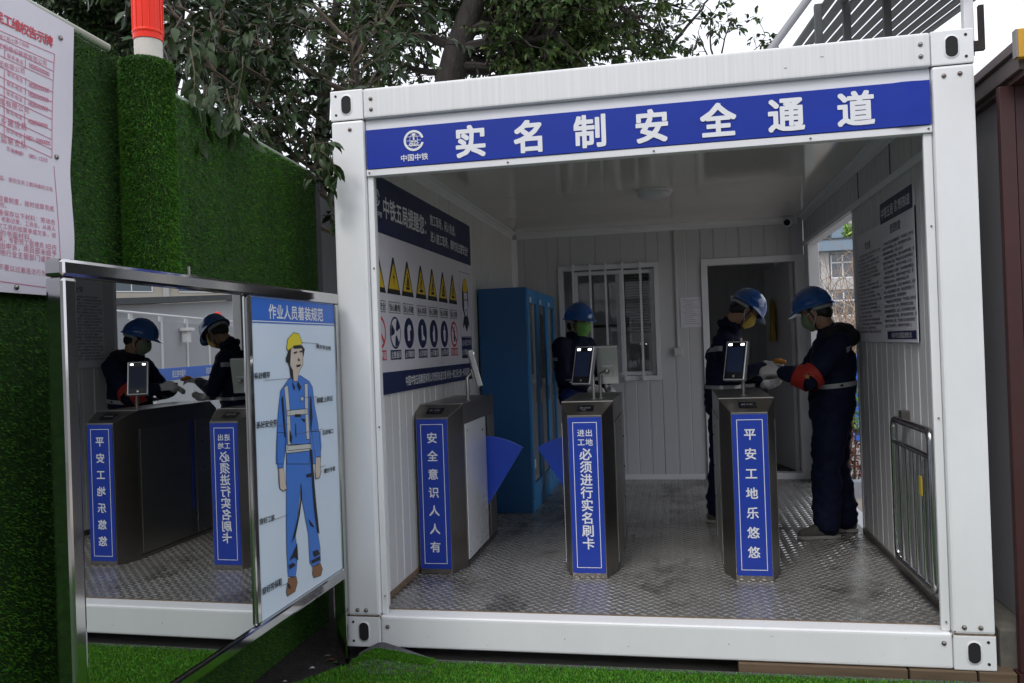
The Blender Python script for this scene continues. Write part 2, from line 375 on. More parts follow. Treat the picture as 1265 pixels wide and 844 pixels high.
part('bottom_beam', MB().box(.1735, WX-.1735, .002, .12, .001, .158), 'white', bevel=.014, seg=3)
part('top_side_beam', MB().box(.002, .12, .174, LEN-.174, 2.647, 2.797), 'beam', bevel=.01)
part('top_side_beam', MB().box(WX-.12, WX-.002, .174, LEN-.174, 2.647, 2.797), 'beam', bevel=.01)
part('bottom_side_beam', MB().box(.002, .12, .174, LEN-.174, .002, .157), 'white', bevel=.01)
part('bottom_side_beam', MB().box(WX-.12, WX-.002, .174, LEN-.174, .002, .162), 'white', bevel=.01)
part('roof', MB().box(.12, WX-.12, .09, LEN-.1, 2.66, 2.76), 'white')
# header fascia (recessed) and front liners
part('header_panel', MB().box(.174, WX-.174, .028, .075, 2.362, 2.646), 'trim', bevel=.002)
part('header_lip', MB().box(.174, WX-.174, .018, .0275, 2.362, 2.393), 'trim', bevel=.002)
part('post_liner', MB().box(.1735, .204, .030, .052, .159, 2.3615), 'white', bevel=.004)
part('post_liner', MB().box(WX-.21, WX-.1735, .030, .052, .159, 2.3615), 'white', bevel=.004)
def bolts(lst, r=.0085, nm='bolt'):
    for (x, z, y) in lst:
        b = MB().lathe([(r*1.25, 0), (r*1.25, -.002), (r, -.0025), (r*.9, -.006), (r*.5, -.009), (0.0005, -.0095)], (x, y, z), 12, axis='y')
        part(nm, b, 'bolt', smooth=50)
bolts([(.215, 2.745, .002), (.215, 2.692, .002), (WX-.215, 2.748, .002), (WX-.215, 2.695, .002), (.10, 2.60, .001), (WX-.125, 2.60, .001),
       (WX-.06, 2.604, .001), (.055, .185, .001), (.10, .185, .001), (WX-.126, .187, .001), (WX-.06, .187, .001), (.21, .105, .002), (WX-.21, .115, .002)])
bolts([(.19, 2.378, .018), (1.6, 2.376, .018), (WX-.19, 2.379, .018), (.9, 2.377, .018), (2.3, 2.377, .018)], .004, 'screw')
bolts([(.192, 1.9, .03), (.192, 1.1, .03), (.192, .25, .03), (WX-.19, 1.95, .03), (WX-.19, 1.1, .03), (WX-.19, .2, .03)], .0035, 'screw')
r_ = MB().box(.175, WX-.175, .106, .118, .1582, .1605); part('rust_line', r_, 'rust')
# small joints between post and casting: rust below, black strip for shade above
for x0 in (0, WX-.172): part('rust_seam', MB().box(x0+.004, x0+.168, -.0005, .01, .1532, .1566), 'rust'); part('shadow_seam', MB().box(x0+.004, x0+.168, .004, .01, 2.6452, 2.6468), 'shadowgap')

def stain(x, z, w, h, y, m='rust', n=9):
    P = [(x+math.cos(2*PI*k/n)*w*random.uniform(.55, 1.1), y-.0004, z+math.sin(2*PI*k/n)*h*random.uniform(.5, 1.1)) for k in range(n)]
    mb = MB(); flat(mb, P); part('rust_stain', mb, m, raw=True)
M['stain'] = mat('thin_tan_stain', (.50, .42, .31), .7, var=.4, vs=(90, 90, 90))
M['scuff'] = mat('grey_scuff', (.42, .42, .42), .7, var=.3, vs=(90, 90, 90))
for (x, z, w_, h_) in [(1.86, .078, .006, .003), (.72, .03, .003, .003), (2.42, .022, .003, .002), (1.1, .075, .003, .005), (2.20, 2.70, .012, .004), (2.36, 2.735, .010, .004), (.62, .10, .002, .002), (2.62, .13, .004, .002)]: stain(x, z, w_, h_, .002, 'stain')
for (x, z, w_, h_) in [(.175, .152, .004, .010), (2.812, .150, .004, .012), (2.822, .168, .006, .004), (.166, .161, .007, .003)]: stain(x, z, w_, h_, .001, 'rust')
for (x, z, w_, h_) in [(.05, .62, .002, .012), (.12, 1.3, .0015, .010), (2.90, .95, .002, .014), (2.94, 1.9, .0015, .01), (2.87, .4, .003, .006), (1.4, .05, .010, .0015), (2.05, .12, .012, .0012), (.42, .06, .004, .0015)]: stain(x, z, w_, h_, .0015 if x < .17 or x > 2.82 else .002, 'scuff')
def ribbed(name, m, a, b, z0, z1, inward, thick, panel_w=.96, rib=.118, parent=C):
    """panels side by side from a to b (xy points); grooves are real"""
    a = Vector((a[0], a[1], 0)); b = Vector((b[0], b[1], 0)); L = (b-a).length; d = (b-a)/L; nn = Vector((inward[0], inward[1], 0))
    n = max(1, round(L/panel_w)); w = L/n; out = []
    for i in range(n):
        s0, s1 = i*w+.0015, (i+1)*w-.0015; prof = [(s0, -.004), (s0+.004, 0)]
        k = max(1, round((s1-s0)/rib)); step = (s1-s0)/k
        for j in range(1, k):
            c = s0+j*step
            if j % 2: prof += [(c-.011, 0), (c-.008, -.004), (c-.003, -.004), (c, -.001), (c+.003, -.004), (c+.008, -.004), (c+.011, 0)]
            else: prof += [(c-.006, 0), (c-.002, -.0022), (c+.002, -.0022), (c+.006, 0)]
        prof += [(s1-.004, 0), (s1, -.004)]
        poly = [a + d*s + nn*h for s, h in prof] + [a+d*s1-nn*thick, a+d*s0-nn*thick]
        mb = MB().prism([p+Vector((0, 0, z0)) for p in poly], (0, 0, z1-z0)); out.append(part(name, mb, m, parent))
    return out
ribbed('left_wall_panel', 'panel_l', (XL, .175), (XL, DY), FZ+.001, 2.5855, (1, 0), .07)
OY0, OY1, OZ = 1.93, 3.83, 2.312          # side opening
ribbed('right_wall_panel', 'panel', (XR, .175), (XR, OY0), FZ+.003, 2.312, (-1, 0), .07)
ribbed('right_header_panel', 'panel', (XR, .175), (XR, DY), 2.3135, 2.5855, (-1, 0), .07)
part('opening_post', MB().box(XR-.004, WX-.03, OY1, DY-.002, FZ+.003, 2.311), 'white', bevel=.006)
part('opening_jamb', MB().box(XR-.006, XR+.072, OY0+.001, OY0+.03, FZ+.003, 2.311), 'trim', bevel=.003)
part('opening_head', MB().box(XR-.004, XR+.078, OY0+.032, OY1-.002, 2.300, 2.3118), 'trim', bevel=.002)
# back wall: around window and door
wx0, wx1, wz0, wz1 = .575, 1.535, 1.11, 2.235
dx0, dx1, dz1 = 1.93, 2.862, 2.235
ribbed('back_wall_panel', 'panel', (XL, DY), (wx0, DY), FZ+.001, 2.5855, (0, -1), .07)
ribbed('back_wall_panel', 'panel', (wx1, DY), (dx0, DY), FZ+.001, 2.5855, (0, -1), .07)
ribbed('back_wall_panel', 'panel', (wx0, DY), (wx1, DY), FZ+.001, wz0, (0, -1), .07)
ribbed('back_wall_panel', 'panel', (wx0, DY), (wx1, DY), wz1, 2.5855, (0, -1), .07)
ribbed('back_wall_panel', 'panel', (dx0, DY), (dx1, DY), dz1, 2.5855, (0, -1), .07)
part('skirting', MB().box(XL+.012, dx0-.03, DY-.012, DY-.001, FZ+.001, FZ+.05), 'trim', bevel=.002)
part('skirting', MB().box(XL+.0005, XL+.012, .2, DY-.014, FZ+.001, FZ+.028), 'rust')
part('skirting', MB().box(XR-.014, XR-.0005, .2, OY0-.002, FZ+.001, FZ+.035), 'steel_dk')
# ceiling: three long panels and coves
for i in range(4):
    y0 = .08+i*(DY-.08)/4
    mb = MB()
    mb.box(XL+.001, XR-.001, y0+.001, y0+(DY-.08)/4-.001, CZ, CZ+.05)
    part('ceiling_panel', mb, 'ceil')
def cove(p0, p1, d1, d2, s=.045):
    p0, p1, d1, d2 = map(Vector, (p0, p1, d1, d2)); prof = [(0, 0), (s, 0), (s*.93, .008), (s*.6, .012), (.012, s*.6), (.008, s*.93), (0, s)]
    mb = MB().prism([p0+d1*a+d2*b for a, b in prof], p1-p0); part('cove_trim', mb, 'trim')
cove((XL+.0005, .13, CZ-.0005), (XL+.0005, DY-.05, CZ-.0005), (1, 0, 0), (0, 0, -1), .06)
cove((XR-.0005, .13, CZ-.0005), (XR-.0005, DY-.05, CZ-.0005), (-1, 0, 0), (0, 0, -1), .06)
cove((XL+.05, DY-.0005, CZ-.0005), (XR-.05, DY-.0005, CZ-.0005), (0, -1, 0), (0, 0, -1), .06)
cove((XL+.0005, DY-.0005, FZ+.05), (XL+.0005, DY-.0005, CZ-.06), (1, 0, 0), (0, -1, 0), .05)
part('cove_trim', MB().box(XR-.02, XR-.001, .175, DY-.06, 2.306, 2.345), 'trim', bevel=.005)
for yy in (.95, 1.75): part('joint_strip', MB().box(XR-.0045, XR-.0012, yy, yy+.006, 2.35, 2.53), 'shadowgap')
# floor
part('floor_plate', MB().box(.121, WX-.121, .119, 2.02, .10, FZ-.0005), 'ply')
part('floor_plate', MB().box(.121, WX-.121, 2.023, LEN-.18, .10, FZ-.0005), 'ply')
def lug(mb, x, y, a, l=.0225, w=.0094, h=.0030):
    c, s = math.cos(a), math.sin(a); z = FZ-.0006
    P = [(-l, 0, 0), (-l*.55, -w, 0), (l*.55, -w, 0), (l, 0, 0), (l*.55, w, 0), (-l*.55, w, 0), (-l*.5, 0, h), (l*.5, 0, h)]
    mb.add([(x+p[0]*c-p[1]*s, y+p[0]*s+p[1]*c, z+p[2]) for p in P], [(0,1,6),(1,2,7,6),(2,3,7),(3,4,7),(4,5,6,7),(5,0,6)])
mb = MB(); st = .0300
i = 0; yy = .14
while yy < 4.06:
    xx = .15 + (st if i % 2 else 0); j = 0
    while xx < 2.84:
        if not 2.008 < yy < 2.036: lug(mb, xx, yy, R(38) if i % 2 else R(-38))
        xx += st*2; j += 1
    yy += st; i += 1
lo = mb.build('floor_tread', M['lug'], C, raw=True); tag(lo, kind='stuff')

# window with bars
wn = part('window', MB(), 'white')
def framebox(mb, x0, x1, z0, z1, y0, y1, w):
    mb.box(x0, x1, y0, y1, z0, z0+w); mb.box(x0, x1, y0, y1, z1-w, z1); mb.box(x0, x0+w, y0, y1, z0+w, z1-w); mb.box(x1-w, x1, y0, y1, z0+w, z1-w)
bpy.data.objects.remove(wn); mb = MB(); framebox(mb, wx0, wx1, wz0, wz1, DY-.022, DY+.05, .045); wn = part('window', mb, 'trim', bevel=.003)
mb = MB(); framebox(mb, wx0+.15, wx0+.62, wz0+.05, wz1-.06, DY+.002, DY+.03, .035); part('window_sash', mb, 'trim', wn, bevel=.002)
mb = MB(); framebox(mb, wx0+.55, wx1-.05, wz0+.05, wz1-.06, DY+.031, DY+.049, .035); part('window_sash', mb, 'trim', wn, bevel=.002)
part('window_pane', MB().box(wx0+.05, wx1-.05, DY+.051, DY+.056, wz0+.045, wz1-.045), mat('window_pane_clear', (.8, .85, .85), .02, trans=1, spec=.5), wn)
mb = MB()
for k in range(22):
    z = wz1-.10-k*.026
    mb.add([(wx0+.60, DY+.075, z), (wx1-.10, DY+.075, z), (wx1-.10, DY+.09, z-.021), (wx0+.60, DY+.09, z-.021)], [(0, 1, 2, 3)])
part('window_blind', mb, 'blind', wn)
part('window_shelf', MB().box(wx0+.25, wx1-.06, DY+.1, DY+.14, wz0+.52, wz0+.55), 'greydark', wn)
for px in (710, 731, 750, 771, 793):
    x = atY(px, 400, DY-.05).x
    mb = MB().box(x-.011, x+.011, DY-.060, DY-.048, wz0-.0, wz1+.012); mb.box(x-.011, x+.011, DY-.049, DY-.0225, wz1-.02, wz1+.011); mb.box(x-.011, x+.011, DY-.049, DY-.0225, wz0+.0, wz0+.03)
    part('window_bar', mb, 'trim', wn, bevel=.002)
# doorway and dark room behind
mb = MB(); w = .06
mb.box(dx0, dx0+w, DY-.02, DY+.08, FZ+.06, dz1); mb.box(dx1-w-.025, dx1, DY-.02, DY+.08, FZ+.06, dz1); mb.box(dx0+w, dx1-w-.025, DY-.02, DY+.08, dz1-w, dz1); mb.box(dx0, dx1, DY-.022, DY+.08, FZ+.001, FZ+.06)
df = part('door_frame', mb, 'trim', bevel=.003)
mb = MB().box(-.035, 0, 0, .74, FZ+.065, dz1-.065)
dl = mb.build('door_leaf', M['panel'], df, bevel=.002); dl.location = (dx1-w-.03, DY+.082, 0); dl.rotation_euler = (0, 0, R(12))
hb = MB().tube([(-.04, .66, 1.12), (-.075, .66, 1.12), (-.075, .56, 1.12)], .009, 8).build('door_handle', M['steel'], dl)
ribbed('rear_room_wall', 'panel', (XL, LEN-.07), (XR, LEN-.07), FZ+.001, 2.5855, (0, -1), .05)
part('rear_room_wall', MB().box(XR, XR+.06, DY+.085, LEN-.18, FZ+.003, 2.5855), 'panel')
part('rear_room_wall', MB().box(XL-.06, XL, DY+.072, LEN-.18, FZ+.001, 2.5855), 'panel')
part('rear_room_ceiling', MB().box(XL+.001, XR-.001, DY+.001, LEN-.1, CZ+.001, CZ+.05), 'ceil')

# conduit + socket
sk = thing('wall_socket', 'white socket box on the back wall below a vertical conduit', 'socket', (1.695, DY, 1.37))
part('socket_box', MB().box(1.655, 1.735, DY-.04, DY-.001, 1.335, 1.41), 'socket', sk, bevel=.004)
part('conduit', MB().box(1.689, 1.709, DY-.016, DY-.001, 1.4105, 2.52), 'socket', sk, bevel=.003)
for k in range(3): part('switch_button', MB().box(1.664+k*.022, 1.682+k*.022, DY-.045, DY-.0405, 1.352, 1.392), 'camw', sk, bevel=.001)
# paper
def notice_paper():
    t = thing('notice_paper', 'small printed paper taped beside the back doorway', 'notice', (1.826, DY, 1.6))
    part('paper_sheet', MB().box(1.730, 1.922, DY-.006, DY-.004, 1.60, 1.885), 'a4', t)
    mb = MB()
    for k in range(13): mb.box(1.75+.01*(k % 3), 1.90-.02*((k*7) % 4), DY-.0068, DY-.0064, 1.855-k*.0185, 1.8575-k*.0185)
    part('printed_lines', mb, 'greyprint', t)
    part('paper_sheet', MB().box(1.700, 1.73, DY-.0225, DY-.0195, 1.60-.12, 1.60-.005), 'a4', t) if False else None
notice_paper()
# ceiling lamp
lp = thing('ceiling_lamp', 'round white ceiling lamp switched off in the passage', 'ceiling lamp', (1.557, 2.2, CZ))
part('lamp_base', MB().lathe([(.13, 0), (.132, -.012), (.125, -.016)], (1.557, 2.2, CZ-.0005), 32), 'trim', lp, smooth=40)
part('lamp_cover', MB().lathe([(.122, -.014), (.124, -.03), (.115, -.045), (.085, -.056), (.04, -.061), (.001, -.062)], (1.557, 2.2, CZ-.001), 32), 'lamp', lp, smooth=40)
# security camera
sc = thing('security_camera', 'small white bullet camera under the ceiling at the back right corner', 'security camera', (2.70, 3.98, 2.53))
part('mount', MB().lathe([(.035, 0), (.035, -.012), (.012, -.018), (.012, -.04)], (2.72, 3.99, CZ-.062), 16).tube([(2.72, 3.99, CZ-.03), (2.72, 3.99, CZ-.07)], .014), 'camw', sc, smooth=40)
part('camera_body', MB().tube([(2.735, 4.02, 2.525), (2.70, 3.90, 2.515)], [.036, .04], 18), 'camw', sc, smooth=40, bevel=.004)
part('lens', MB().tube([(2.701, 3.902, 2.515), (2.6975, 3.893, 2.5145)], [.03, .026], 18), 'glassblk', sc, smooth=40)

# ------------------------------------------------------------------ header banner
bn = thing('header_banner', 'long blue banner with large white characters over the passage', 'sign', (1.49, .018, 2.4))
bx0, bx1, bz0, bz1 = .180, 2.806, 2.397, 2.592
mb = MB(); nx, nz = 70, 6; vs = []; fs = []
def by(x, z):
    e = .0
    if x > 2.66: e += .0085*math.sin((x-2.66)/.146*PI*2.6)*(1 if x < 2.79 else .3)+.002*math.sin(z*70)*((x-2.66)/.14)
    if x < .22: e += .003*math.sin((x-.18)*90)
    return .0155 - .0015 - .0012*math.sin(x*3.1+z*2) - abs(e)
for j in range(nz+1):
    for i in range(nx+1):
        x = bx0+(bx1-bx0)*i/nx; z = bz0+(bz1-bz0)*j/nz; vs.append((x, by(x, z), z))
for j in range(nz):
    for i in range(nx): a = j*(nx+1)+i; fs.append((a, a+1, a+nx+2, a+nx+1))
b_ = len(vs); vs += [(bx0, .0272, bz0), (bx1, .0272, bz0), (bx1, .0272, bz1), (bx0, .0272, bz1)]
low = list(range(nx+1)); top = [nz*(nx+1)+i for i in range(nx+1)]
fs += [tuple(low[::-1])+(b_, b_+1), tuple(top)+(b_+2, b_+3), (b_, b_+3, b_+2, b_+1)]
fs += [tuple([j*(nx+1) for j in range(nz+1)])+(b_+3, b_), tuple([j*(nx+1)+nx for j in range(nz+1)][::-1])+(b_+1, b_+2)]
mb.add(vs, fs); part('banner_sheet', mb, 'blue', bn, smooth=35)
mb = MB()
for ch, px, py in zip('实名制安全通道', (581, 654, 729, 805, 887, 971, 1057), (172, 165, 160, 154, 147, 140, 132)):
    p = atY(px, py, .011); chars(ch, (p.x, .0105, 2.493), (1, 0, 0), (0, 0, 1), .162, .030, 'letter', bn)
def emblem(mb, c, u, v, s, mi=0):
    c, u, v = Vector(c), Vector(u), Vector(v)
    q = lambda a, b: c+u*(a*s)+v*(b*s)
    def arc(r0, r1, a0, a1, n=28, sy=1):
        A = [a0+(a1-a0)*k/n for k in range(n+1)]
        P = [q(r1*math.cos(a), r1*sy*math.sin(a)) for a in A]+[q(r0*math.cos(a), r0*sy*math.sin(a)) for a in A]
        mb.add(P, [(k, k+1, k+n+2, k+n+1) for k in range(n)], mi)
    arc(.78, 1.0, R(14), R(346))                  # open ring
    for r in (.36,):
        for sgn in (0, PI):
            A = [-PI/2+PI*k/14 for k in range(15)]; mb.add([q((r+.045)*math.cos(a+sgn), .76*math.sin(a+sgn)) for a in A]+[q(r*math.cos(a+sgn), .76*math.sin(a+sgn)) for a in A], [(k, k+1, k+16, k+15) for k in range(14)], mi)
    for b in (.38, .0, -.45): flat(mb, [q(-.7, b-.02), q(.7, b-.02), q(.7, b+.025), q(-.7, b+.025)], mi)
    flat(mb, [q(-.08, -.1), q(.08, -.1), q(.08, .48), q(-.08, .48)], mi)              # rail section
    flat(mb, [q(-.2, .45), q(.2, .45), q(.14, .68), q(-.14, .68)], mi)
    flat(mb, [q(-.36, -.16), q(.36, -.16), q(.2, .02), q(-.2, .02)], mi)
    text(mb, 'CREC', q(-.36, -.36), u, v, s*.42, .03, sx=1.0)
mb = MB(); p = atY(511, 172, .011); emblem(mb, (p.x, .0108, 2.520), (1, 0, 0), (0, 0, 1), .052)
text(mb, '中国中铁', (p.x-.054, .0108, 2.437), (1, 0, 0), (0, 0, 1), .036, .012)
part('emblem', mb, 'letter', bn, raw=True)

# ------------------------------------------------------------------ left safety board on wall (plane x = XL)
sb = thing('safety_board', 'large navy and white safety sign board on the left inner wall', 'sign board', (XL, 1.25, 1.24))
XS = XL+.012; ya, yb, za, zb = .18, 2.30, 1.243, 2.425
mk = lambda y, z, d=.0012: Vector((XS+d, y, z))
part('board_sheet', MB().box(XL+.001, XS, ya, yb, za, zb), 'print_white', sb, bevel=.001)
mb = MB(); flat(mb, [mk(ya+.002, 2.115), mk(yb-.002, 2.115), mk(yb-.002, zb-.002), mk(ya+.002, zb-.002)]); flat(mb, [mk(ya+.002, za+.002), mk(yb-.002, za+.002), mk(yb-.002, 1.365), mk(ya+.002, 1.365)])
part('navy_band', mb, 'navyprint', sb, raw=True)
U, V = (0, 1, 0), (0, 0, 1)
mb = MB(); emblem(mb, mk(.255, 2.30, .002), U, V, .046); text(mb, '中国中铁', mk(.205, 2.215, .002), U, V, .036, .01)
def fitx(mb, s_, pa, pb, z, size, bold):
    a_, b_ = atX(pa, 300, XS).y, atX(pb, 300, XS).y; text(mb, s_, mk(a_, z, .002), U, V, size, bold, sx=(b_-a_)/(len(s_)-1)/size)
fitx(mb, '中铁五局提醒您：', 478, 527.5, 2.265, .125, .018)
fitx(mb, '施工现场，闲人免进，', 533.5, 563, 2.325, .076, .012)
fitx(mb, '进入施工现场，请时刻注意安全！', 533.5, 577.5, 2.215, .076, .012)
fitx(mb, '中国中铁五局集团有限公司贵阳轨道交通3号线一期工程土建一标项目部', 496.5, 574, 1.303, .062, .010)
part('lettering', mb, 'letter', sb, raw=True)
yc = [atX(p_, 345, XS).y for p_ in (467, 486, 503, 519.5, 533.5, 546.5, 558.5)]
tri = MB(); tri2 = MB(); pic = MB(); lab = MB(); cap = MB(); bl = MB(); rd = MB(); wh = MB()
signs = ['！', 'Z', 'L', 'M', 'N', 'H', 'K']
for k, y in enumerate(yc):
    w, h = .112, .205; z0 = 1.795
    flat(tri2, [mk(y-w, z0, .0012), mk(y+w, z0, .0012), mk(y+.012, z0+h, .0012), mk(y-.012, z0+h, .0012)])
    flat(tri, [mk(y-w+.022, z0+.028, .002), mk(y+w-.022, z0+.028, .002), mk(y, z0+h-.028, .002)])
    zc = z0+.08
    if k == 0: flat(pic, [mk(y-.008, zc-.01, .003), mk(y+.008, zc-.01, .003), mk(y+.013, zc+.065, .003), mk(y-.013, zc+.065, .003)]); flat(pic, [mk(y-.009, zc-.035, .003), mk(y+.009, zc-.035, .003), mk(y+.009, zc-.02, .003), mk(y-.009, zc-.02, .003)])
    elif k == 1: flat(pic, [mk(y+.012, zc+.065, .003), mk(y-.016, zc+.01, .003), mk(y+.002, zc+.012, .003), mk(y-.008, zc-.035, .003), mk(y+.018, zc+.022, .003), mk(y+.002, zc+.022, .003)])
    else:
        flat(pic, [mk(y-.03, zc-.04, .003), mk(y+.034, zc-.04, .003), mk(y+.034, zc-.024, .003), mk(y-.03, zc-.024, .003)])
        for s in (-1, 1): flat(pic, [mk(y+s*.004, zc+.035, .003), mk(y+s*.004+.012, zc+.035, .003), mk(y+s*.018+.008*(k % 3), zc-.02, .003), mk(y+s*.018-.008, zc-.02, .003)])
        A = [2*PI*j/8 for j in range(8)]; flat(pic, [mk(y+math.cos(a)*.008, zc+.048+math.sin(a)*.009, .003) for a in A])
    frame2(lab, (y-.098, 1.69), (y+.098, 1.752), lambda a, b: mk(a, b, .0015), .003)
    text(lab, ['注意安全', '当心触电', '当心吊物', '当心坑洞', '当心落物', '当心车辆', '当心扎脚'][k], mk(y-.066, 1.721, .0016), U, V, .045, .012)
    A = [2*PI*j/28 for j in range(28)]; zc = 1.580; r = .090
    circ = lambda rr, d: [mk(y+math.cos(a)*rr, zc+math.sin(a)*rr, d) for a in A]
    if k in (0, 6):
        flat(rd, circ(r, .0012)); flat(wh, circ(r*.80, .002))
        flat(rd, [mk(y-.062, zc+.05, .004), mk(y-.05, zc+.062, .004), mk(y+.062, zc-.05, .004), mk(y+.05, zc-.062, .004)])
        for a in range(1): flat(pic, [mk(y-.014, zc+.028, .003), mk(y+.014, zc+.028, .003), mk(y+.016, zc-.055, .003), mk(y+.004, zc-.055, .003), mk(y, zc-.01, .003), mk(y-.004, zc-.055, .003), mk(y-.016, zc-.055, .003)])
        flat(pic, [mk(y+math.cos(a)*.010, zc+.044+math.sin(a)*.011, .003) for a in A[::3]])
    else:
        flat(bl, circ(r, .0012))
        if k == 1:
            flat(wh, circ(r*.88, .002))
            for j in range(3):
                a0 = R(20+120*j); S = [a0+R(55)*t/6 for t in range(7)]; flat(bl, [mk(y+math.cos(a)*r*.85, zc+math.sin(a)*r*.85, .003) for a in S]+[mk(y+math.cos(a)*r*.2, zc+math.sin(a)*r*.2, .003) for a in S[::-1]])
        else:
            sh = {2: [(-.03, -.045), (-.035, .03), (-.01, .05), (.03, .045), (.035, .02), (.012, .012), (.012, -.045)],
                  3: [(-.022, .05), (.008, .05), (.01, -.005), (.04, -.025), (.04, -.042), (-.02, -.042)],
                  4: [(-.02, -.05), (.02, -.05), (.024, .01), (.012, .05), (-.004, .055), (-.014, .02), (-.03, .005)],
                  5: [(-.016, -.05), (.016, -.05), (.03, .02), (.01, .03), (.008, .055), (-.008, .055), (-.01, .03), (-.03, .02)]}[k]
            flat(wh, [mk(y+a, zc+b, .002) for a, b in sh])
    (rd if k in (0, 6) else bl).add([mk(y-.090, 1.430, .0012), mk(y+.090, 1.430, .0012), mk(y+.090, 1.484, .0012), mk(y-.090, 1.484, .0012)], [(0, 1, 2, 3)])
    text(cap, ['禁止停留', '注意通风', '必须戴防护眼镜', '必须穿防护鞋', '必须戴手套', '必须系安全带', '禁止吸烟'][k][:4], mk(y-.063, 1.457, .002), U, V, .042, .012)
part('warning_triangles', tri2, 'black', sb, raw=True); part('warning_triangle_fill', tri, 'yellow', sb, raw=True); part('captions', lab, 'black', sb, raw=True)
# worker portrait box on the right of the board
frame2(pic, (1.93, 1.70-.135), (2.245, 2.045), lambda a, b: mk(a, b, .0015), .003)
hd = lambda P, m_: flat(m_, [mk(2.09+a, 1.80+b, .002) for a, b in P])
hd([(-.075, .10), (-.07, .16), (-.03, .20), (.03, .20), (.065, .16), (.072, .10)], tri3 := MB())
hd([(-.07, .095), (.07, .095), (.06, -.03), (.02, -.08), (-.02, -.08), (-.055, -.02)], fc := MB())
flat(pic, [mk(2.09+a, 1.80+b, .0015) for a, b in [(-.095, .12), (-.06, .165), (.06, .165), (.085, .12), (.085, .0), (.035, -.10), (-.03, -.10), (-.10, -.02)]])
for P in ([(-.075, .098), (-.055, .098), (-.05, .0), (-.06, -.03), (-.085, .03)], [(.05, .098), (.075, .098), (.075, .03), (.055, .01)], [(-.035, .045), (-.01, .05), (-.01, .035), (-.035, .032)], [(.015, .05), (.04, .045), (.04, .032), (.015, .035)],
          [(-.012, -.03), (.02, -.03), (.015, -.042), (-.008, -.042)], [(-.06, -.09), (-.02, -.08), (0, -.13), (.02, -.08), (.06, -.09), (.10, -.17), (.06, -.14), (.01, -.20), (-.05, -.14), (-.11, -.18)]):
    flat(pic, [mk(2.09+a, 1.80+b, .003) for a, b in P])
bl.add([mk(1.94, 1.405, .0012), mk(2.24, 1.405, .0012), mk(2.24, 1.56, .0012), mk(1.94, 1.56, .0012)], [(0, 1, 2, 3)])
text(cap, '进入施工现场', mk(1.965, 1.52, .002), U, V, .046, .006); text(cap, '必须戴安全帽', mk(1.965, 1.45, .002), U, V, .046, .006)
part('helmet_print', tri3, 'yellow', sb, raw=True); part('face_print', fc, 'print_white', sb, raw=True)
part('blue_signs', bl, 'navyprint', sb, raw=True); part('red_signs', rd, 'red', sb, raw=True); part('white_symbols', wh, 'print_white', sb, raw=True)
part('symbols', pic, 'black', sb, raw=True); part('caption_lettering', cap, 'letter', sb, raw=True)

# ------------------------------------------------------------------ right rules poster (plane x = XR, read from inside: u = -y)
rp = thing('rules_poster', 'grey two column rules poster on the right inner wall', 'poster', (XR, 1.17, 1.43))
XQ = XR-.010; mq = lambda y, z, d=.0012: Vector((XQ-d, y, z)); Um = (0, -1, 0)
part('poster_sheet', MB().box(XQ, XR-.001, .50, 1.80, 1.43, 2.115), 'print_white', rp, bevel=.001)
part('poster_sheet', MB().box(XQ-.0035, XR-.001, .50, 1.165, 1.4305, 2.228), 'print_white', rp, bevel=.001)
mq2 = lambda y, z, d=.0008: Vector((XQ-.0035-d, y, z))
mb = MB(); flat(mb, [mq2(1.16, 2.105), mq2(.504, 2.105), mq2(.504, 2.223), mq2(1.16, 2.223)]); flat(mb, [mq2(1.09, 1.447), mq2(.52, 1.447), mq2(.52, 1.492), mq2(1.09, 1.492)])
part('navy_band', mb, 'navyprint', rp, raw=True)
mb = MB(); text(mb, '扬子局贵阳', mq2(1.10, 2.160, .002), Um, V, .066, .012, pitch=1.0) if False else text(mb, '中铁五局', mq2(1.10, 2.160, .002), Um, V, .066, .012)
emblem(mb, mq2(.815, 2.162, .002), Um, V, .03); text(mb, '贵阳轨道', mq2(.745, 2.160, .002), Um, V, .062, .012, pitch=.9)
text(mb, '中国中铁五局集团有限公司', mq2(.98, 1.469, .002), Um, V, .033, .006); part('lettering', mb, 'letter', rp, raw=True)
mb = MB(); text(mb, '管理制度', mq2(.93, 2.055, .001), Um, V, .055, .014); text(mb, '安全规', mq(1.56, 2.02+.01, .001), Um, V, .05, .01)
body = ['严格执行实名制管理规定，', '进出工地必须刷卡。', '施工人员必须佩戴安全帽，', '穿戴好劳动防护用品。', '严禁酒后上岗作业。', '未经许可不得进入工地。', '服从现场管理人员指挥，', '遵守安全操作规程。', '特种作业持证上岗。', '爱护现场安全设施。', '保持通道畅通整洁。', '发现隐患及时报告。']
z = 1.985
for k in range(18):
    s = (body[(k*5) % 12]+body[(k*5+4) % 12]+body[k % 12])[:20-(k*3 % 7 if k % 3 == 2 else 0)]; text(mb, s, mq2(1.115-(.03 if k % 3 == 0 else 0), z, .001), Um, V, .020, .012, sx=1.5); z -= .0272
z = 1.975
for k in range(21):
    s = (body[(k*7+3) % 12]+body[(k*7+8) % 12]+body[(k+5) % 12])[:21-(k*5 % 9 if k % 3 == 1 else 0)]; text(mb, s, mq(1.77-(.04 if k % 3 == 0 else 0), z, .001), Um, V, .017, .012, sx=1.5); z -= .0240
part('body_lettering', mb, 'greyprint', rp, raw=True)

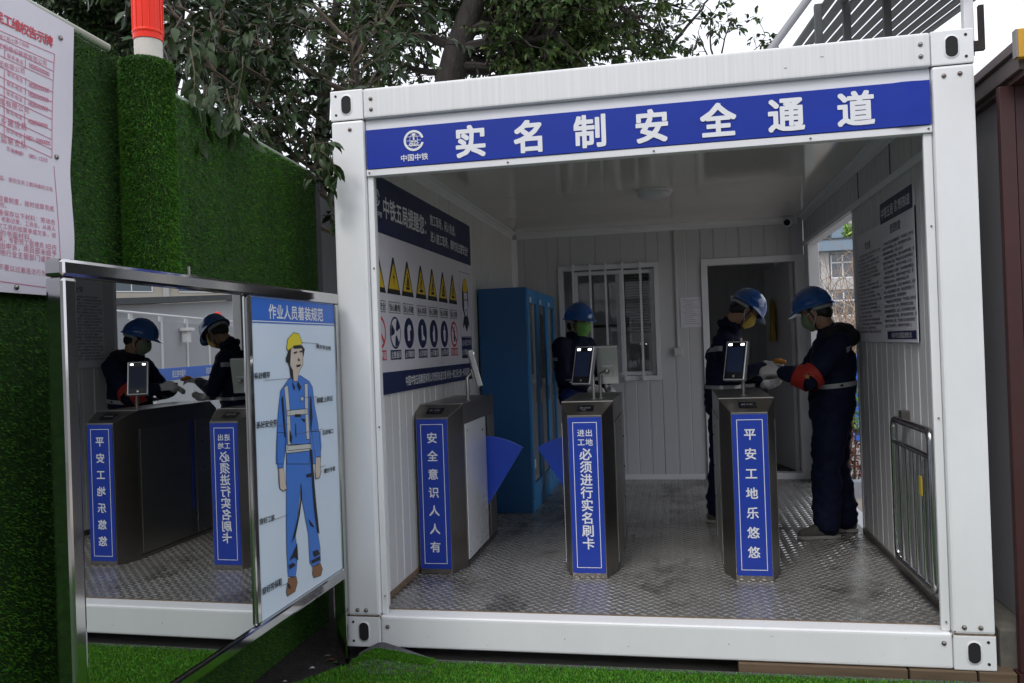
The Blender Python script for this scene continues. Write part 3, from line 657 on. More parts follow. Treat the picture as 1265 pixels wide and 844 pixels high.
# ------------------------------------------------------------------ blue cabinet
cb = thing('storage_cabinet', 'tall blue steel cabinet with narrow glass doors against the left wall', 'cabinet', (.33, 2.95, FZ))
cx0, cx1, cy0, cy1, cz0, cz1 = .140, .52, 2.48, 3.95, FZ+.002, 1.945
part('cabinet_body', MB().box(cx0, cx1, cy0, cy1, cz0, cz1), 'cab', cb, bevel=.004)
nd = 3; dw = (cy1-cy0)/nd
for k in range(nd):
    y0 = cy0+k*dw+.006; y1 = y0+dw-.012
    mb = MB(); w = .075
    mb.box(cx1+.001, cx1+.019, y0, y1, cz0+.10, cz0+.20+.02); mb.box(cx1+.001, cx1+.019, y0, y1, cz1-.12, cz1-.012)
    mb.box(cx1+.001, cx1+.019, y0, y0+w, cz0+.2201, cz1-.1201); mb.box(cx1+.001, cx1+.019, y1-w, y1, cz0+.2201, cz1-.1201)
    d = part('cabinet_door', mb, 'cab_l', cb, bevel=.002)
    part('door_glass', MB().box(cx1+.004, cx1+.009, y0+w+.001, y1-w-.001, cz0+.221, cz1-.121), 'glass', d)
    part('handle', MB().box(cx1+.0195, cx1+.033, y1-w*.6, y1-w*.35, 1.0, 1.12), 'steel', d, bevel=.003)
    part('door_label', MB().box(cx1+.0195, cx1+.0205, y0+w+.02, y0+w+.09, cz1-.115, cz1-.075), 'letter', d)
    part('door_label', MB().box(cx1+.0095, cx1+.0105, y0+w+.05, y0+w+.11, cz0+.33, cz0+.40), 'a4', d)
    part('glove_bundle', MB().ball((cx1-.0, 0, 0), .0001) if False else MB().box(cx1+.0095, cx1+.0105, y0+w+.03, y0+w+.06, cz1-.30, cz1-.24), 'tagy', d)
part('vent_dots', MB().box(.40, .415, cy0-.0012, cy0+.001, 1.45, 1.452).box(.44, .455, cy0-.0012, cy0+.001, 1.45, 1.452), 'cab_l', cb)
part('plinth', MB().box(cx1+.0005, cx1+.012, cy0+.01, cy1-.01, cz0, cz0+.095), 'cab_l', cb)

# ------------------------------------------------------------------ turnstiles
def terminal(parent, loc, az, tilt, back=False):
    """face terminal on a pole; built in turnstile-local coordinates. az: facing angle, 0 = towards -Y"""
    x, y, z = loc
    Rm = Matrix.Translation((x, y, z)) @ Matrix.Rotation(az, 4, 'Z') @ Matrix.Rotation(tilt, 4, 'X')
    def tr(mb): mb.v = [tuple(Rm @ Vector(v)) for v in mb.v]; return mb
    body = tr(MB().box(-.066, .066, -.010, .024, -.118, .118)).build('face_terminal', M['casing'], parent, bevel=.005)
    tr(MB().box(-.058, .058, -.0118, -.0102, -.110, .110)).build('screen_glass', M['glassblk'], body)
    tr(MB().box(-.050, .050, -.0125, -.0120, -.070, .082)).build('display', M['screen'], body)
    for s in (-1, 1): tr(MB().box(s*.038-.010, s*.038+.010, -.0130, -.0119, .091, .102)).build('status_light', M['led'], body)
    tr(MB().lathe([(.008, -.0122), (.0075, -.0126)], (0, 0, -.094), 12, axis='y')).build('lens', M['steel_dk'], body)
    bx = tr(MB().box(-.035, .035, .0245, .036, -.06, .0)); bx.build('back_cover', M['casing'], body, bevel=.004)
    ba = Rm @ Vector((0, .044, -.03)); MB().ball(ba, .017).build('swivel_joint', M['steel'], body, smooth=60)
    return ba
def turnstile(loc, label, words, devs, wings, small=None):
    t = thing('turnstile', label, 'turnstile', loc, 0, 'row of wing turnstiles across the passage', local=True)
    zt, zf, L_ = .98, .918, 1.17
    hw, fw = .15, .0975
    plan = [(-fw, 0), (fw, 0), (hw, .16), (hw, L_-.16), (fw, L_), (-fw, L_), (-hw, L_-.16), (-hw, .16)]
    vs = [(x, y, .001) for x, y in plan]+[(x, y, zf if y in (0, L_) else zt) for x, y in plan]
    fs = [tuple(range(8))[::-1]]+[(i, (i+1) % 8, (i+1) % 8+8, i+8) for i in range(8)]+[(8, 9, 10, 15), (10, 11, 14, 15), (11, 12, 13, 14)]
    MB().add(vs, fs).build('turnstile_body', M['steel_dk'], t, bevel=.0025)
    MB().box(-hw-.002, hw+.002, .17, L_-.17, zt+.0005, zt+.006).build('top_plate', M['steel'], t, bevel=.002)
    lab = MB().box(-.093, .093, -.0035, -.0005, .030, .908).build('name_plate', M['bluelab'], t, bevel=.001)
    mb = MB(); frame2(mb, (-.069, .060), (.069, .880), lambda a, b: (a, -.0042, b), .0035)
    mb.build('border_line', M['letter'], lab, raw=True)
    if small:
        chars(small[0], (.0225-.045, -.0044, .820), (1, 0, 0), V, .043, .014, 'letter', lab, pitch=1.05); chars(small[1], (.0225-.045, -.0044, .768), (1, 0, 0), V, .043, .014, 'letter', lab, pitch=1.05)
        chars(words, (0, -.0044, .700), (1, 0, 0), V, .071, .018, 'letter', lab, pitch=1.01, vert=True)
    else: chars(words, (0, -.0044, .800), (1, 0, 0), V, .066, .018, 'letter', lab, pitch=1.62, vert=True)
    # reader window on the slope
    sl = Vector((0, .16, zt-zf)).normalized(); nn = Vector((0, -sl.z, sl.y)); c = Vector((0, .085, zf+(zt-zf)*.085/.16))
    P = lambda a, b, d: c+Vector((a, 0, 0))+sl*b+nn*d
    rb = MB(); rb.prism([P(-.048, -.038, .0005), P(.048, -.038, .0005), P(.048, .034, .0005), P(-.048, .034, .0005)], nn*.003); rd_ = rb.build('card_reader', M['glassblk'], t)
    mb = MB(); text(mb, '刷卡区', P(-.024, 0, .0042), (1, 0, 0), sl, .022, .002); mb.build('reader_mark', M['casing'], rd_, raw=True)
    for s in (-1, 1):
        pn = MB().box(min(s*(hw+.0005), s*(hw+.006)), max(s*(hw+.0005), s*(hw+.006)), .185, .72, .04, .86).build('side_panel', M['acryl'] if s in wings else M['steel'], t, bevel=.002)
        for z in (.82, .08): MB().lathe([(.006, .0), (.006, .0015)], (hw+.0062, .22, z), 10, axis='x').build('screw', M['bolt'], pn) if s == 1 else None
        MB().box(min(s*(hw+.0005), s*(hw+.004)), max(s*(hw+.0005), s*(hw+.004)), .75, .765, .22, .86).build('wing_slot', M['bluelab'] if s not in wings else M['dark'], t)
        MB().box(min(s*(hw+.0005), s*(hw+.005)), max(s*(hw+.0005), s*(hw+.005)), .80, L_-.19, .04, .86).build('side_panel', M['steel'], t, bevel=.002)
        MB().lathe([(.009, 0), (.009, s*.003), (.005, s*.0045)], (s*(hw+.0055), .62, .78), 12, axis='x').build('panel_lock', M['bolt'], pn)
        MB().box(min(s*(hw+.0002), s*(hw+.0012)), max(s*(hw+.0002), s*(hw+.0012)), .165, L_-.165, .024, .030).build('base_seam', M['dark'], t)
        for k in range(3): MB().ball((s*(hw+.006), .88, .70-k*.2), .007, 8).build('sensor_eye', M['glassblk'], t)
    for s in wings:
        rr = .50; a = [R(33)*k/8 for k in range(9)]; x0 = s*(hw-.02); zb = .225
        poly = [(x0, .74, zb)]+[(x0+s*rr*math.sin(q), .74, zb+rr*math.cos(q)) for q in a]
        MB().prism(poly, (0, .016, 0)).build('wing_flap', M['wing'], t, bevel=.004)
    for i, (x, y, pole_x, pole_y, az, tilt) in enumerate(devs):
        ba = terminal(t, (x, y, 1.19), az, tilt)
        MB().tube([(pole_x, pole_y, zt+.006), (pole_x, pole_y, 1.13), (ba.x, ba.y, ba.z)], .0105, 12).lathe([(.026, zt+.0065), (.026, zt+.011), (.012, zt+.014)], (pole_x, pole_y, 0), 16).lathe([(.0135, 1.03), (.0135, 1.042)], (pole_x, pole_y, 0), 12).build('pole', M['steel'], t, smooth=40)
    return t
t1 = turnstile((.245, .755, FZ), 'turnstile at the left wall whose blue plate starts with 安全', '安全意识人人有', [(.155, .50, .105, .47, R(108), R(-14))], [1])
t2 = turnstile((1.150, .725, FZ), 'middle turnstile with two face terminals and the longest blue text', '必须进行实名刷卡', [(-.03, .33, .022, .36, R(-26), R(-16)), (.11, .42, .06, .40, R(172), R(-12))], [-1], ('进出', '工地'))
t3 = turnstile((2.047, .735, FZ), 'right turnstile with blue plate starting 平安 in front of two workers', '平安工地乐悠悠', [(-.035, .34, .005, .375, R(-30), R(-17))], [])

# ------------------------------------------------------------------ stainless gate leaf hung flat on right wall
gt = thing('steel_gate', 'polished stainless tube gate folded flat against the right wall', 'gate', (2.80, .5, .26))
X0 = XR-.055; y0, y1, z0, z1 = .20, .86, .275, 1.02; rr = .05
rp_ = lambda c0, c1, a0, a1: [(X0, c0+rr*math.cos(a0+(a1-a0)*k/6), c1+rr*math.sin(a0+(a1-a0)*k/6)) for k in range(7)]
path = rp_(y0+rr, z0+rr, PI*1.5, PI)+rp_(y0+rr, z1-rr, PI, PI/2)+rp_(y1-rr, z1-rr, PI/2, 0)+rp_(y1-rr, z0+rr, 0, -PI/2); path.append(path[0])
part('outer_frame', MB().tube(path, .019, 14, cap=False), 'tube', gt, smooth=50)
part('upper_rail', MB().tube([(X0, y0+.01, z1-.12), (X0, y1-.01, z1-.12)], .014, 12), 'tube', gt, smooth=50)
for k in range(4):
    y = y0+.132+k*.132; part('gate_bar', MB().tube([(X0, y, z0+.01), (X0, y, z1-.125)], .0135, 12), 'tube', gt, smooth=50)
part('hinge', MB().box(X0+.012, XR-.001, y1-.12, y1-.06, z1-.03, z1+.05), 'steel_dk', gt, bevel=.003)
part('hinge', MB().box(X0+.012, XR-.001, y0+.02, y0+.05, .60, .66), 'steel_dk', gt, bevel=.003)
tg = part('padlock', MB().tube([(X0-.02, y0+.09, .87), (X0-.025, y0+.09, .80)], .003, 6), 'steel', gt)
part('tag', MB().box(X0-.03, X0-.024, y0+.07, y0+.11, .71, .80), 'tagy', tg, bevel=.002)

# ------------------------------------------------------------------ mirror board in front of the container's left post
XM = .020; my0, my1, mz0, mz1 = -1.905, -.052, .375, 1.773
mbd = thing('dress_code_mirror', 'steel framed board with mirror and worker dress code print', 'mirror board', (0, -1.0, -.06))
MTH = -.013; mbd.rotation_euler = (0, 0, MTH); mbd.location = (-.014, -1.0, -.06)
def mt(name, mb, m, **k): return mb.build(name, M[m], mbd, **k)
w = .052
mt('top_rail', MB().box(-.028, XM+.012, my0, my1, mz1-w, mz1), 'chrome', bevel=.011)
mt('bottom_rail', MB().box(-.028, XM+.012, my0, my1, mz0-.012, mz0+w-.012), 'chrome', bevel=.011)
mt('side_stile', MB().box(-.027, XM+.0115, my0+.001, my0+.056, -.06, mz1-w-.001), 'chrome', bevel=.010)
mt('side_stile', MB().box(-.027, XM+.0115, my1-.034, my1-.001, -.06, mz1-w-.001), 'chrome', bevel=.008)
mt('mullion', MB().box(-.020, XM+.0105, -.925, -.882, mz0+w-.011, mz1-w-.001), 'chrome', bevel=.010)
mt('backing', MB().box(-.026, -.004, my0+.057, my1-.036, mz0+w-.011, mz1-w-.001), 'steel_dk')
mt('mirror_glass', MB().box(-.003, XM-.001, my0+.057, -.9255, mz0+w-.0105, mz1-w-.0015), 'mirror')
pp = mt('print_panel', MB().box(-.003, XM-.001, -.8815, my1-.0345, mz0+w-.0105, mz1-w-.0015), 'sky_print')
XP = XM+.0002
def bp(px, py, d=0):
    rm = Matrix.Rotation(MTH, 3, 'Z'); n_ = rm @ Vector((1, 0, 0)); l_ = Vector((-.014, -1.0, -.06)); p0 = l_+rm @ Vector((XP, 0, 0)); dr_ = ray(px, py)
    p = CAM+dr_*((p0-CAM).dot(n_)/dr_.dot(n_)); q = rm.transposed() @ (p-l_)+Vector((0, -1.0, -.06)); return Vector((XP+d, q.y, q.z))
def poly(lst, m, d, name):
    mb = MB()
    for i_, P in enumerate(lst): flat(mb, [bp(x, y, d+i_*.00002) for x, y in P])
    o_ = mt(name, mb, m, raw=True)
    if name in ('jacket_print', 'trousers_print', 'helmet_print', 'skin_print', 'boots_print', 'tape_print'):
        ol = MB(); w_ = .0013
        for P in lst:
            Q = [bp(x, y, d+.0001) for x, y in P]
            for A_, B_ in zip(Q, Q[1:]+Q[:1]):
                dv = (B_-A_).normalized() if (B_-A_).length > 1e-5 else Vector((0, 1, 0)); nv = dv.cross(Vector((1, 0, 0)))*w_; flat(ol, [A_-nv-dv*w_, B_-nv+dv*w_, B_+nv+dv*w_, A_+nv-dv*w_])
        mt('leader_lines', ol, 'black', raw=True)
    return o_
# convert from the 300..430 x 360..560 enlargement (scale 4.22) and the 540..770 one (3.67)
a1 = lambda P: [(300+x/4.22, 360+y/4.22) for x, y in P]
a2 = lambda P: [(300+x/3.67, 540+y/3.67) for x, y in P]
ytop, ybot = mz1-w-.003, 1.614
mb = MB(); flat(mb, [Vector((XP+.0004, y, z)) for y, z in ((-.876, ybot), (my1-.037, ybot), (my1-.037, ytop), (-.876, ytop))]); mt('title_band', mb, 'bband', raw=True)
mb = MB(); chars('作业人员着装规范', (XP+.0012, -.705, 1.664), U, V, .066, .016, 'letter', mbd); flat(mb, [Vector((XP+.0012, y, z)) for y, z in ((-.876, 1.619), (my1-.037, 1.619), (my1-.037, 1.623), (-.876, 1.623))]); mt('band_line', mb, 'letter', raw=True)
M['p_blue'] = mat('drawn_uniform_blue', (.055, .19, .62), .4); M['p_skin'] = mat('drawn_skin', (.60, .50, .42), .4); M['p_brown'] = mat('drawn_boot_brown', (.25, .11, .045), .4); M['p_tape'] = mat('drawn_tape', (.55, .56, .54), .4); M['p_yel'] = mat('drawn_helmet_yellow', (.70, .58, .03), .4)
jac = a1([(235, 460), (262, 440), (300, 440), (345, 470), (362, 500), (372, 590), (392, 700), (405, 844), (404, 900), (355, 900), (350, 760), (345, 900), (228, 900), (222, 750), (212, 900), (172, 900), (174, 800), (182, 640), (195, 520)])
poly([a2([(196, 60), (310, 55), (322, 180), (328, 300), (340, 440), (350, 500), (352, 565), (318, 590), (303, 570), (296, 440), (268, 290), (262, 210), (250, 330), (238, 450), (247, 520), (243, 600), (238, 635), (205, 632), (198, 520), (196, 400), (196, 200)])], 'p_blue', .0010, 'trousers_print')
poly([jac, a2([(155, -20), (195, -20), (196, 20), (182, 140), (158, 142), (154, 60)]), a2([(310, -25), (350, -25), (355, 40), (350, 88), (330, 92), (318, 40)])], 'p_blue', .0014, 'jacket_print')
poly([a1([(240, 290), (310, 285), (312, 380), (290, 425), (283, 470), (262, 470), (258, 425), (243, 380)]), a2([(160, 142), (183, 140), (188, 185), (198, 235), (180, 245), (165, 232), (161, 190)]), a2([(330, 92), (350, 90), (352, 150), (345, 185), (328, 190), (326, 160)])], 'p_skin', .0018, 'skin_print')
poly([a1([(226, 300), (232, 250), (262, 215), (290, 222), (308, 268), (300, 280), (262, 285), (238, 312)])], 'p_yel', .0024, 'helmet_print')
poly([a1([(214, 500), (232, 488), (243, 620), (250, 800), (232, 800), (226, 640)]), a1([(320, 480), (336, 482), (338, 620), (345, 770), (330, 772), (322, 620)]), a1([(228, 622), (334, 612), (336, 640), (230, 650)]), a1([(222, 800), (354, 795), (356, 830), (224, 845)]), a2([(200, 40), (302, 30), (304, 52), (202, 62)]), a1([(300, 550), (314, 550), (314, 570), (300, 570)])], 'p_tape', .0022, 'tape_print')
poly([a2([(206, 640), (240, 632), (246, 660), (235, 700), (200, 722), (196, 700)]), a2([(316, 588), (350, 572), (360, 600), (352, 628), (322, 638), (315, 620)])], 'p_brown', .0020, 'boots_print')
blk = [a1([(228, 330), (240, 300), (248, 300), (243, 400), (236, 380), (228, 350)]), a1([(222, 345), (230, 335), (233, 372), (224, 370)]), a1([(305, 283), (320, 300), (312, 345), (308, 320)]), a1([(262, 318), (280, 312), (280, 320), (264, 326)]), a1([(292, 312), (306, 308), (306, 316), (294, 320)]), a1([(275, 385), (300, 380), (296, 392), (278, 396)]), a1([(240, 380), (258, 412), (262, 470), (246, 440)]), a1([(286, 345), (296, 362), (284, 364)]), a1([(262, 286), (308, 282), (312, 296), (262, 300)]),
       a1([(252, 470), (270, 500), (264, 520)]), a1([(285, 470), (302, 500), (292, 520), (280, 490)]), a1([(198, 560), (206, 540), (214, 640), (222, 760), (214, 760)]), a1([(355, 560), (348, 540), (346, 640), (352, 740), (360, 660)]), a1([(268, 640), (300, 640), (300, 655), (268, 655)]), a1([(270, 690), (274, 690), (276, 760), (272, 760)]), a1([(240, 720), (255, 760), (250, 800), (240, 780)]), a1([(300, 660), (324, 668), (318, 684)]),
       a2([(262, 210), (258, 290), (246, 370), (218, 480), (236, 450), (256, 350), (266, 260)]), a2([(300, 50), (312, 60), (318, 160), (330, 300), (345, 440), (334, 430), (318, 300), (310, 170)]), a2([(286, 170), (318, 160), (318, 178), (288, 184)]), a2([(294, 370), (310, 390), (322, 410), (306, 404)]), a2([(244, 480), (248, 560), (232, 545), (208, 560), (228, 520)]), a2([(206, 580), (226, 570), (238, 580), (210, 600)]), a2([(314, 520), (336, 510), (348, 530), (322, 545)]), a2([(308, 560), (346, 540), (350, 556), (312, 574)]), a2([(196, 660), (210, 668), (216, 690), (204, 684)])]
poly(blk, 'black', .0030, 'ink_print')
lines = []
for (x0_, y0_, x1_, y1_) in [(305, 266, 392, 272), (112, 463, 258, 452), (318, 552, 385, 549), (150, 708, 235, 690), (275, 744, 415, 716)]: lines.append(a1([(x0_, y0_), (x1_, y1_), (x1_, y1_+2.4), (x0_, y0_+2.4)]))
for (x0_, y0_, x1_, y1_) in [(345, 136, 372, 128), (124, 380, 205, 350), (165, 678, 200, 662)]: lines.append(a2([(x0_, y0_), (x1_, y1_), (x1_, y1_+2.2), (x0_, y0_+2.2)]))
# hand outlines
for P in ([(160, 142), (165, 232), (180, 245), (198, 235)], [(326, 160), (328, 190), (345, 185), (352, 150)]):
    for (q0, q1) in zip(P[:-1], P[1:]): lines.append(a2([q0, q1, (q1[0]+1.5, q1[1]+1.5), (q0[0]+1.5, q0[1]+1.5)]))
poly(lines, 'greyprint', .0034, 'leader_lines')
mb = MB()
for cs, e_, h_ in [('戴好安全帽', a1([(388, 286), (448, 296)]), .021), ('系好帽带', a1([(66, 441), (128, 435)]), .028), ('佩戴上岗证', a1([(390, 568), (458, 557)]), .028), ('系好安全带', a1([(78, 697), (164, 685)]), .030),
                   ('扣好袖口', a1([(420, 735), (462, 728)]), .026), ('戴好手套', a2([(372, 153), (410, 143)]), .024), ('穿好工装', a2([(82, 382), (133, 366)]), .027), ('穿好劳保鞋', a2([(94, 697), (166, 657)]), .032)]:
    A_, B_ = bp(*e_[0]), bp(*e_[1]); u_ = B_-A_; u_.x = 0; text(mb, cs, (XP+.0040, A_.y, A_.z), u_, V, h_, .018, sx=u_.length/(len(cs)-1)/h_)
mt('caption_lettering', mb, 'black', raw=True)
mt('bracket', MB().box(-.10, -.029, -1.20, -1.17, mz1-.03, mz1+.012).lathe([(.006, 0), (.006, .03)], (-.05, -1.185, mz1+.012), 8), 'steel')
# ------------------------------------------------------------------ turf
def blades(name, m, pts, nrm, parent, n_hint, ln=(.012, .022), wd=.0017, droop=(0, 0, -1), dr=.6):
    """pts (n,3) base points, nrm (n,3) normals"""
    n = len(pts); t = rng.normal(size=(n, 3)); t -= (t*nrm).sum(1)[:, None]*nrm; t /= np.linalg.norm(t, axis=1)[:, None]+1e-9
    lean = rng.normal(size=(n, 3))*.45; lean -= (lean*nrm).sum(1)[:, None]*nrm
    L = rng.uniform(ln[0], ln[1], n)[:, None]; d0 = nrm+lean*.6; d0 /= np.linalg.norm(d0, axis=1)[:, None]
    mid = pts + d0*L*.55; tip = mid + (d0*.6+lean*.4+np.array(droop)*dr)*L*.5
    w = (wd*rng.uniform(.7, 1.3, n))[:, None]; sd_ = np.cross(d0, t); sd_ /= np.linalg.norm(sd_, axis=1)[:, None]+1e-9
    V5 = np.stack([pts-sd_*w, pts+sd_*w, mid-sd_*w*.8, mid+sd_*w*.8, tip], 1).reshape(-1, 3)
    if parent is not None: V5 = V5-np.array(ORIG[parent.name])
    base = np.arange(n)*5
    F = np.concatenate([np.stack([base, base+1, base+3, base+2], 1).ravel(), np.stack([base+2, base+3, base+4], 1).ravel()])
    ls = np.concatenate([np.arange(n)*4, n*4+np.arange(n)*3]); 
    me = bpy.data.meshes.new(name); me.vertices.add(n*5); me.vertices.foreach_set('co', V5.astype('f').ravel())
    me.loops.add(len(F)); me.loops.foreach_set('vertex_index', F.astype('i')); me.polygons.add(2*n); me.polygons.foreach_set('loop_start', ls.astype('i'))
    me.update(calc_edges=True); me.materials.append(M[m]); o = link(name, me, parent, None); tag(o, kind='stuff'); return o
HX = -.35
hw_ = thing('hoarding_wall', 'site hoarding covered with green artificial turf left of the cabin', 'wall', (HX, -1.5, -.07))
segs = [(-3.3, 2.70, -1.12, 2.630), (-1.12, 2.628, -.80, 2.60), (-.80, 2.585, .56, 2.525)]
mb = MB().prism([(HX-.05, -3.3, -.07), (HX-.05, .55, -.07), (HX-.05, .55, 2.515), (HX-.05, -.85, 2.58), (HX-.05, -1.12, 2.61), (HX-.05, -3.3, 2.68)], (.05, 0, 0))
part('turf_backing', mb, 'turfback', hw_)
part('top_rail', MB().tube([(HX-.01, -3.3, 2.700), (HX-.01, -1.20, 2.640)], .017, 10), 'rail', hw_, smooth=50)
part('top_rail', MB().tube([(HX-.015, -1.0, 2.598), (HX-.015, .58, 2.520)], .013, 10), 'rail', hw_, smooth=50)
part('end_strip', MB().box(HX-.055, HX+.002, .553, .62, -.07, 2.50), 'greydark', hw_)
part('rear_sheet', MB().box(-1.5, -.004, 1.6, 1.63, -.07, 2.60), 'greydark', hw_)
def topz(y): return np.where(y < -1.12, 2.63-(y+1.12)*.031, np.where(y < -.8, 2.60, 2.585-(y+.8)*.05))
n = 150000
y = rng.uniform(-2.35, .55, n); z = rng.uniform(-.06, 2.66, n); k = z < topz(y)-.006
# what lies behind the board is never seen
y, z = y[k], z[k]; pts = np.stack([np.full(len(y), HX+.0005), y, z], 1)
seam = (np.abs(y+.42) < .004) | (np.abs(y+1.62) < .004); pts = pts[~seam]; y = y[~seam]; z = z[~seam]
hide = (y > -1.5) & (y < -.1) & (z > .55) & (z < 1.35); pts = pts[~hide]
blades('turf', 'turf', pts, np.tile([1., 0, 0], (len(pts), 1)), hw_, 0, ln=(.009, .016), wd=.0013)
# column
CC = (-.235, -1.150); CR = .088
tcz = 2.595
tc_ = thing('turf_column', 'round post wrapped in green artificial turf before the hoarding', 'column', (CC[0], CC[1], -.07))
part('column_core', MB().lathe([(CR, -.07), (CR, 2.56), (CR*.96, 2.585), (CR*.8, tcz), (.02, tcz+.002)], (CC[0], CC[1], 0), 32), 'turfback', tc_, smooth=50)
n = 46000; a = rng.uniform(-PI*.95, PI*.6, n); z = rng.uniform(1.1, 2.585, n)
nr = np.stack([np.cos(a), np.sin(a), np.zeros(n)], 1); pts = np.stack([CC[0]+CR*np.cos(a), CC[1]+CR*np.sin(a), z], 1)
n2 = 2500; a = rng.uniform(0, 2*PI, n2); r = CR*np.sqrt(rng.uniform(.05, 1, n2)); nr2 = np.stack([np.cos(a)*.4, np.sin(a)*.4, np.full(n2, .9)], 1)
pts2 = np.stack([CC[0]+r*np.cos(a), CC[1]+r*np.sin(a), tcz-.02*(r/CR)**4], 1)
n3 = 9000; a = rng.uniform(-PI*.95, PI*.6, n3); z3 = rng.uniform(-.06, 1.1, n3)
pts3 = np.stack([CC[0]+CR*np.cos(a), CC[1]+CR*np.sin(a), z3], 1); nr3 = np.stack([np.cos(a), np.sin(a), np.zeros(n3)], 1)
blades('turf', 'turf', np.concatenate([pts, pts2, pts3]), np.concatenate([nr, nr2, nr3]), tc_, 0, ln=(.010, .020), wd=.0014)
mp = thing('marker_post', 'red and cream marker post standing on the turf column', 'marker post', (CC[0], CC[1], tcz))
px_, py_ = CC[0]+.012, CC[1]+.0
part('post_sleeve', MB().lathe([(.053, 2.668), (.053, 3.15)], (px_, py_, 0), 28), 'redplas', mp, smooth=50)
part('post_base', MB().lathe([(.050, tcz), (.050, 2.667)], (px_, py_, 0), 28), 'whiteplas', mp, smooth=50)
for k in range(14):
    a = 2*PI*k/14; part('sleeve_rib', MB().box(-.002, .002, -.0015, .002, 2.69, 3.14), 'redplas', mp, origin=(0, 0, tcz)).location = (px_-CC[0]+math.cos(a)*.0535, py_-CC[1]+math.sin(a)*.0535, 0)
part('sleeve_ring', MB().lathe([(.0535, 2.690), (.0555, 2.694), (.0555, 2.700), (.0535, 2.704)], (px_, py_, 0), 28), 'redplas', mp, smooth=50)

# ground carpet
tcpt = thing('turf_carpet', 'bright green artificial grass mat laid before the threshold', 'artificial turf', (1.5, -1.5, -.06))
edge = lambda y: .10+(y+.02)*.62 if y > -.6 else -.26+(y+.6)*.2
mb = MB(); ys = np.linspace(-.035, -6, 40); vs = []
for yv in ys: vs += [(max(edge(yv), -.6), yv, -.045), (4.2, yv, -.045)]
mb.add(vs, [(2*i, 2*i+1, 2*i+3, 2*i+2) for i in range(39)]); mb.add([(p[0], p[1], -.066) for p in vs], [(2*i, 2*i+2, 2*i+3, 2*i+1) for i in range(39)])
part('mat_backing', mb, 'turfback', tcpt, raw=True)
n = 170000; y = rng.uniform(-2.1, -.035, n); y = np.where(rng.uniform(size=n) < .5, rng.uniform(-.75, -.035, n), y); x = rng.uniform(-.6, 3.9, n)
ed = np.where(y > -.6, .10+(y+.02)*.62, -.26+(y+.6)*.2); k = x > ed
k &= ~((x > 1.9) & (y < -.9)); pts = np.stack([x[k], y[k], np.full(k.sum(), -.045)], 1)
# curled corner flap against the casting
def zf_(x, y): return .050*np.clip(1-np.abs(x-.17)/np.where(x > .17, .30, .12), 0, 1)**.9*np.clip(1+(y+.03)/.20, 0, 1)**1.6
xe = rng.uniform(.06, .46, 6500); ye = rng.uniform(-.10, -.034, 6500); ke = xe > .10+(ye+.02)*.62; pts = np.concatenate([pts, np.stack([xe[ke], ye[ke], np.full(ke.sum(), -.043)], 1)])
pts[:, 2] += zf_(pts[:, 0], pts[:, 1])
blades('turf', 'turf_g', pts, np.tile([0., 0, 1.], (len(pts), 1)), tcpt, 0, ln=(.011, .019), wd=.0019, droop=(0, -1, 0), dr=.25)
mb = MB(); vs = []; fs = []; nx_, ny_ = 24, 8
for j in range(ny_+1):
    for i in range(nx_+1):
        x = .06+.42*i/nx_; yv = -.014-.20*j/ny_; vs.append((x, yv, -.043+float(zf_(np.array(x), np.array(yv)))+(.030*max(0, 1-abs(x-.20)/.24) if j == 0 else 0)))
for j in range(ny_):
    for i in range(nx_): a = j*(nx_+1)+i; fs.append((a, a+1, a+nx_+2, a+nx_+1))
mb.add(vs, fs); mb.add([(v[0], v[1]+.002, v[2]-.004) for v in vs], [f[::-1] for f in fs]); part('curled_flap', mb, 'turfrev', tcpt, smooth=60)
part('underlay_edge', MB().box(.38, 3.0, -.052, -.020, -.06, -.040), 'turfrev', tcpt)
# packing timber under right
for i, (x0, x1) in enumerate(((1.9, 2.62), (2.63, 2.90), (2.91, 3.06))):
    tag(MB().box(x0, x1, -.012, .16, -.062, -.003).build('packing_timber', M['wood'], bevel=.004), ['long brown timber wedged under the right part of the threshold beam', 'short brown timber between two others under the beam end', 'stub of brown timber under the lower right cabin corner'][i], 'timber', 'timber packing under the cabin')

# ------------------------------------------------------------------ red and white notice on the hoarding
rn = thing('wage_rights_notice', 'large white notice with red print hung on the turf hoarding', 'notice', (HX, -1.8, 1.7))
XN = HX+.034; NY0, NY1, NZ0, NZ1 = -2.40, -1.43, 1.70, 2.625
def nz_(y): return 2.625-(y+1.43)*.03
def warp(y, z): return .010*math.sin(z*7+1)*max(0, (y+1.9)/.5)**2 if y > -1.9 else 0.0
def edgey(z): return -1.43-.035*math.exp(-((z-2.08)/.16)**2)+(.02 if z < 1.95 else 0)*0-.02*max(0, (2.0-z))*0-.07*max(0, (2.05-z)/.4)*.9
mb = MB(); vs = []; fs = []; nx_, ny_ = 30, 30
for j in range(ny_+1):
    z = NZ0+(NZ1-NZ0)*j/ny_
    for i in range(nx_+1):
        s = i/nx_; y = NY0+(edgey(z)-NY0)*s; zz = z+(-(y+1.43)*.05)*(j/ny_)
        vs.append((XN+warp(y, z)+.003*math.sin(y*9), y, zz))
for j in range(ny_):
    for i in range(nx_): a = j*(nx_+1)+i; fs.append((a, a+1, a+nx_+2, a+nx_+1))
nv = len(vs); mb.add(vs, fs); mb.add([(v[0]-.003, v[1], v[2]) for v in vs], [f[::-1] for f in fs]); part('notice_sheet', mb, 'paper', rn, smooth=60)
def np_(px, py, d=.012): p = atX(px, py, XN); return Vector((XN+warp(p.y, p.z)+.003*math.sin(p.y*9)+.0016, p.y, p.z))
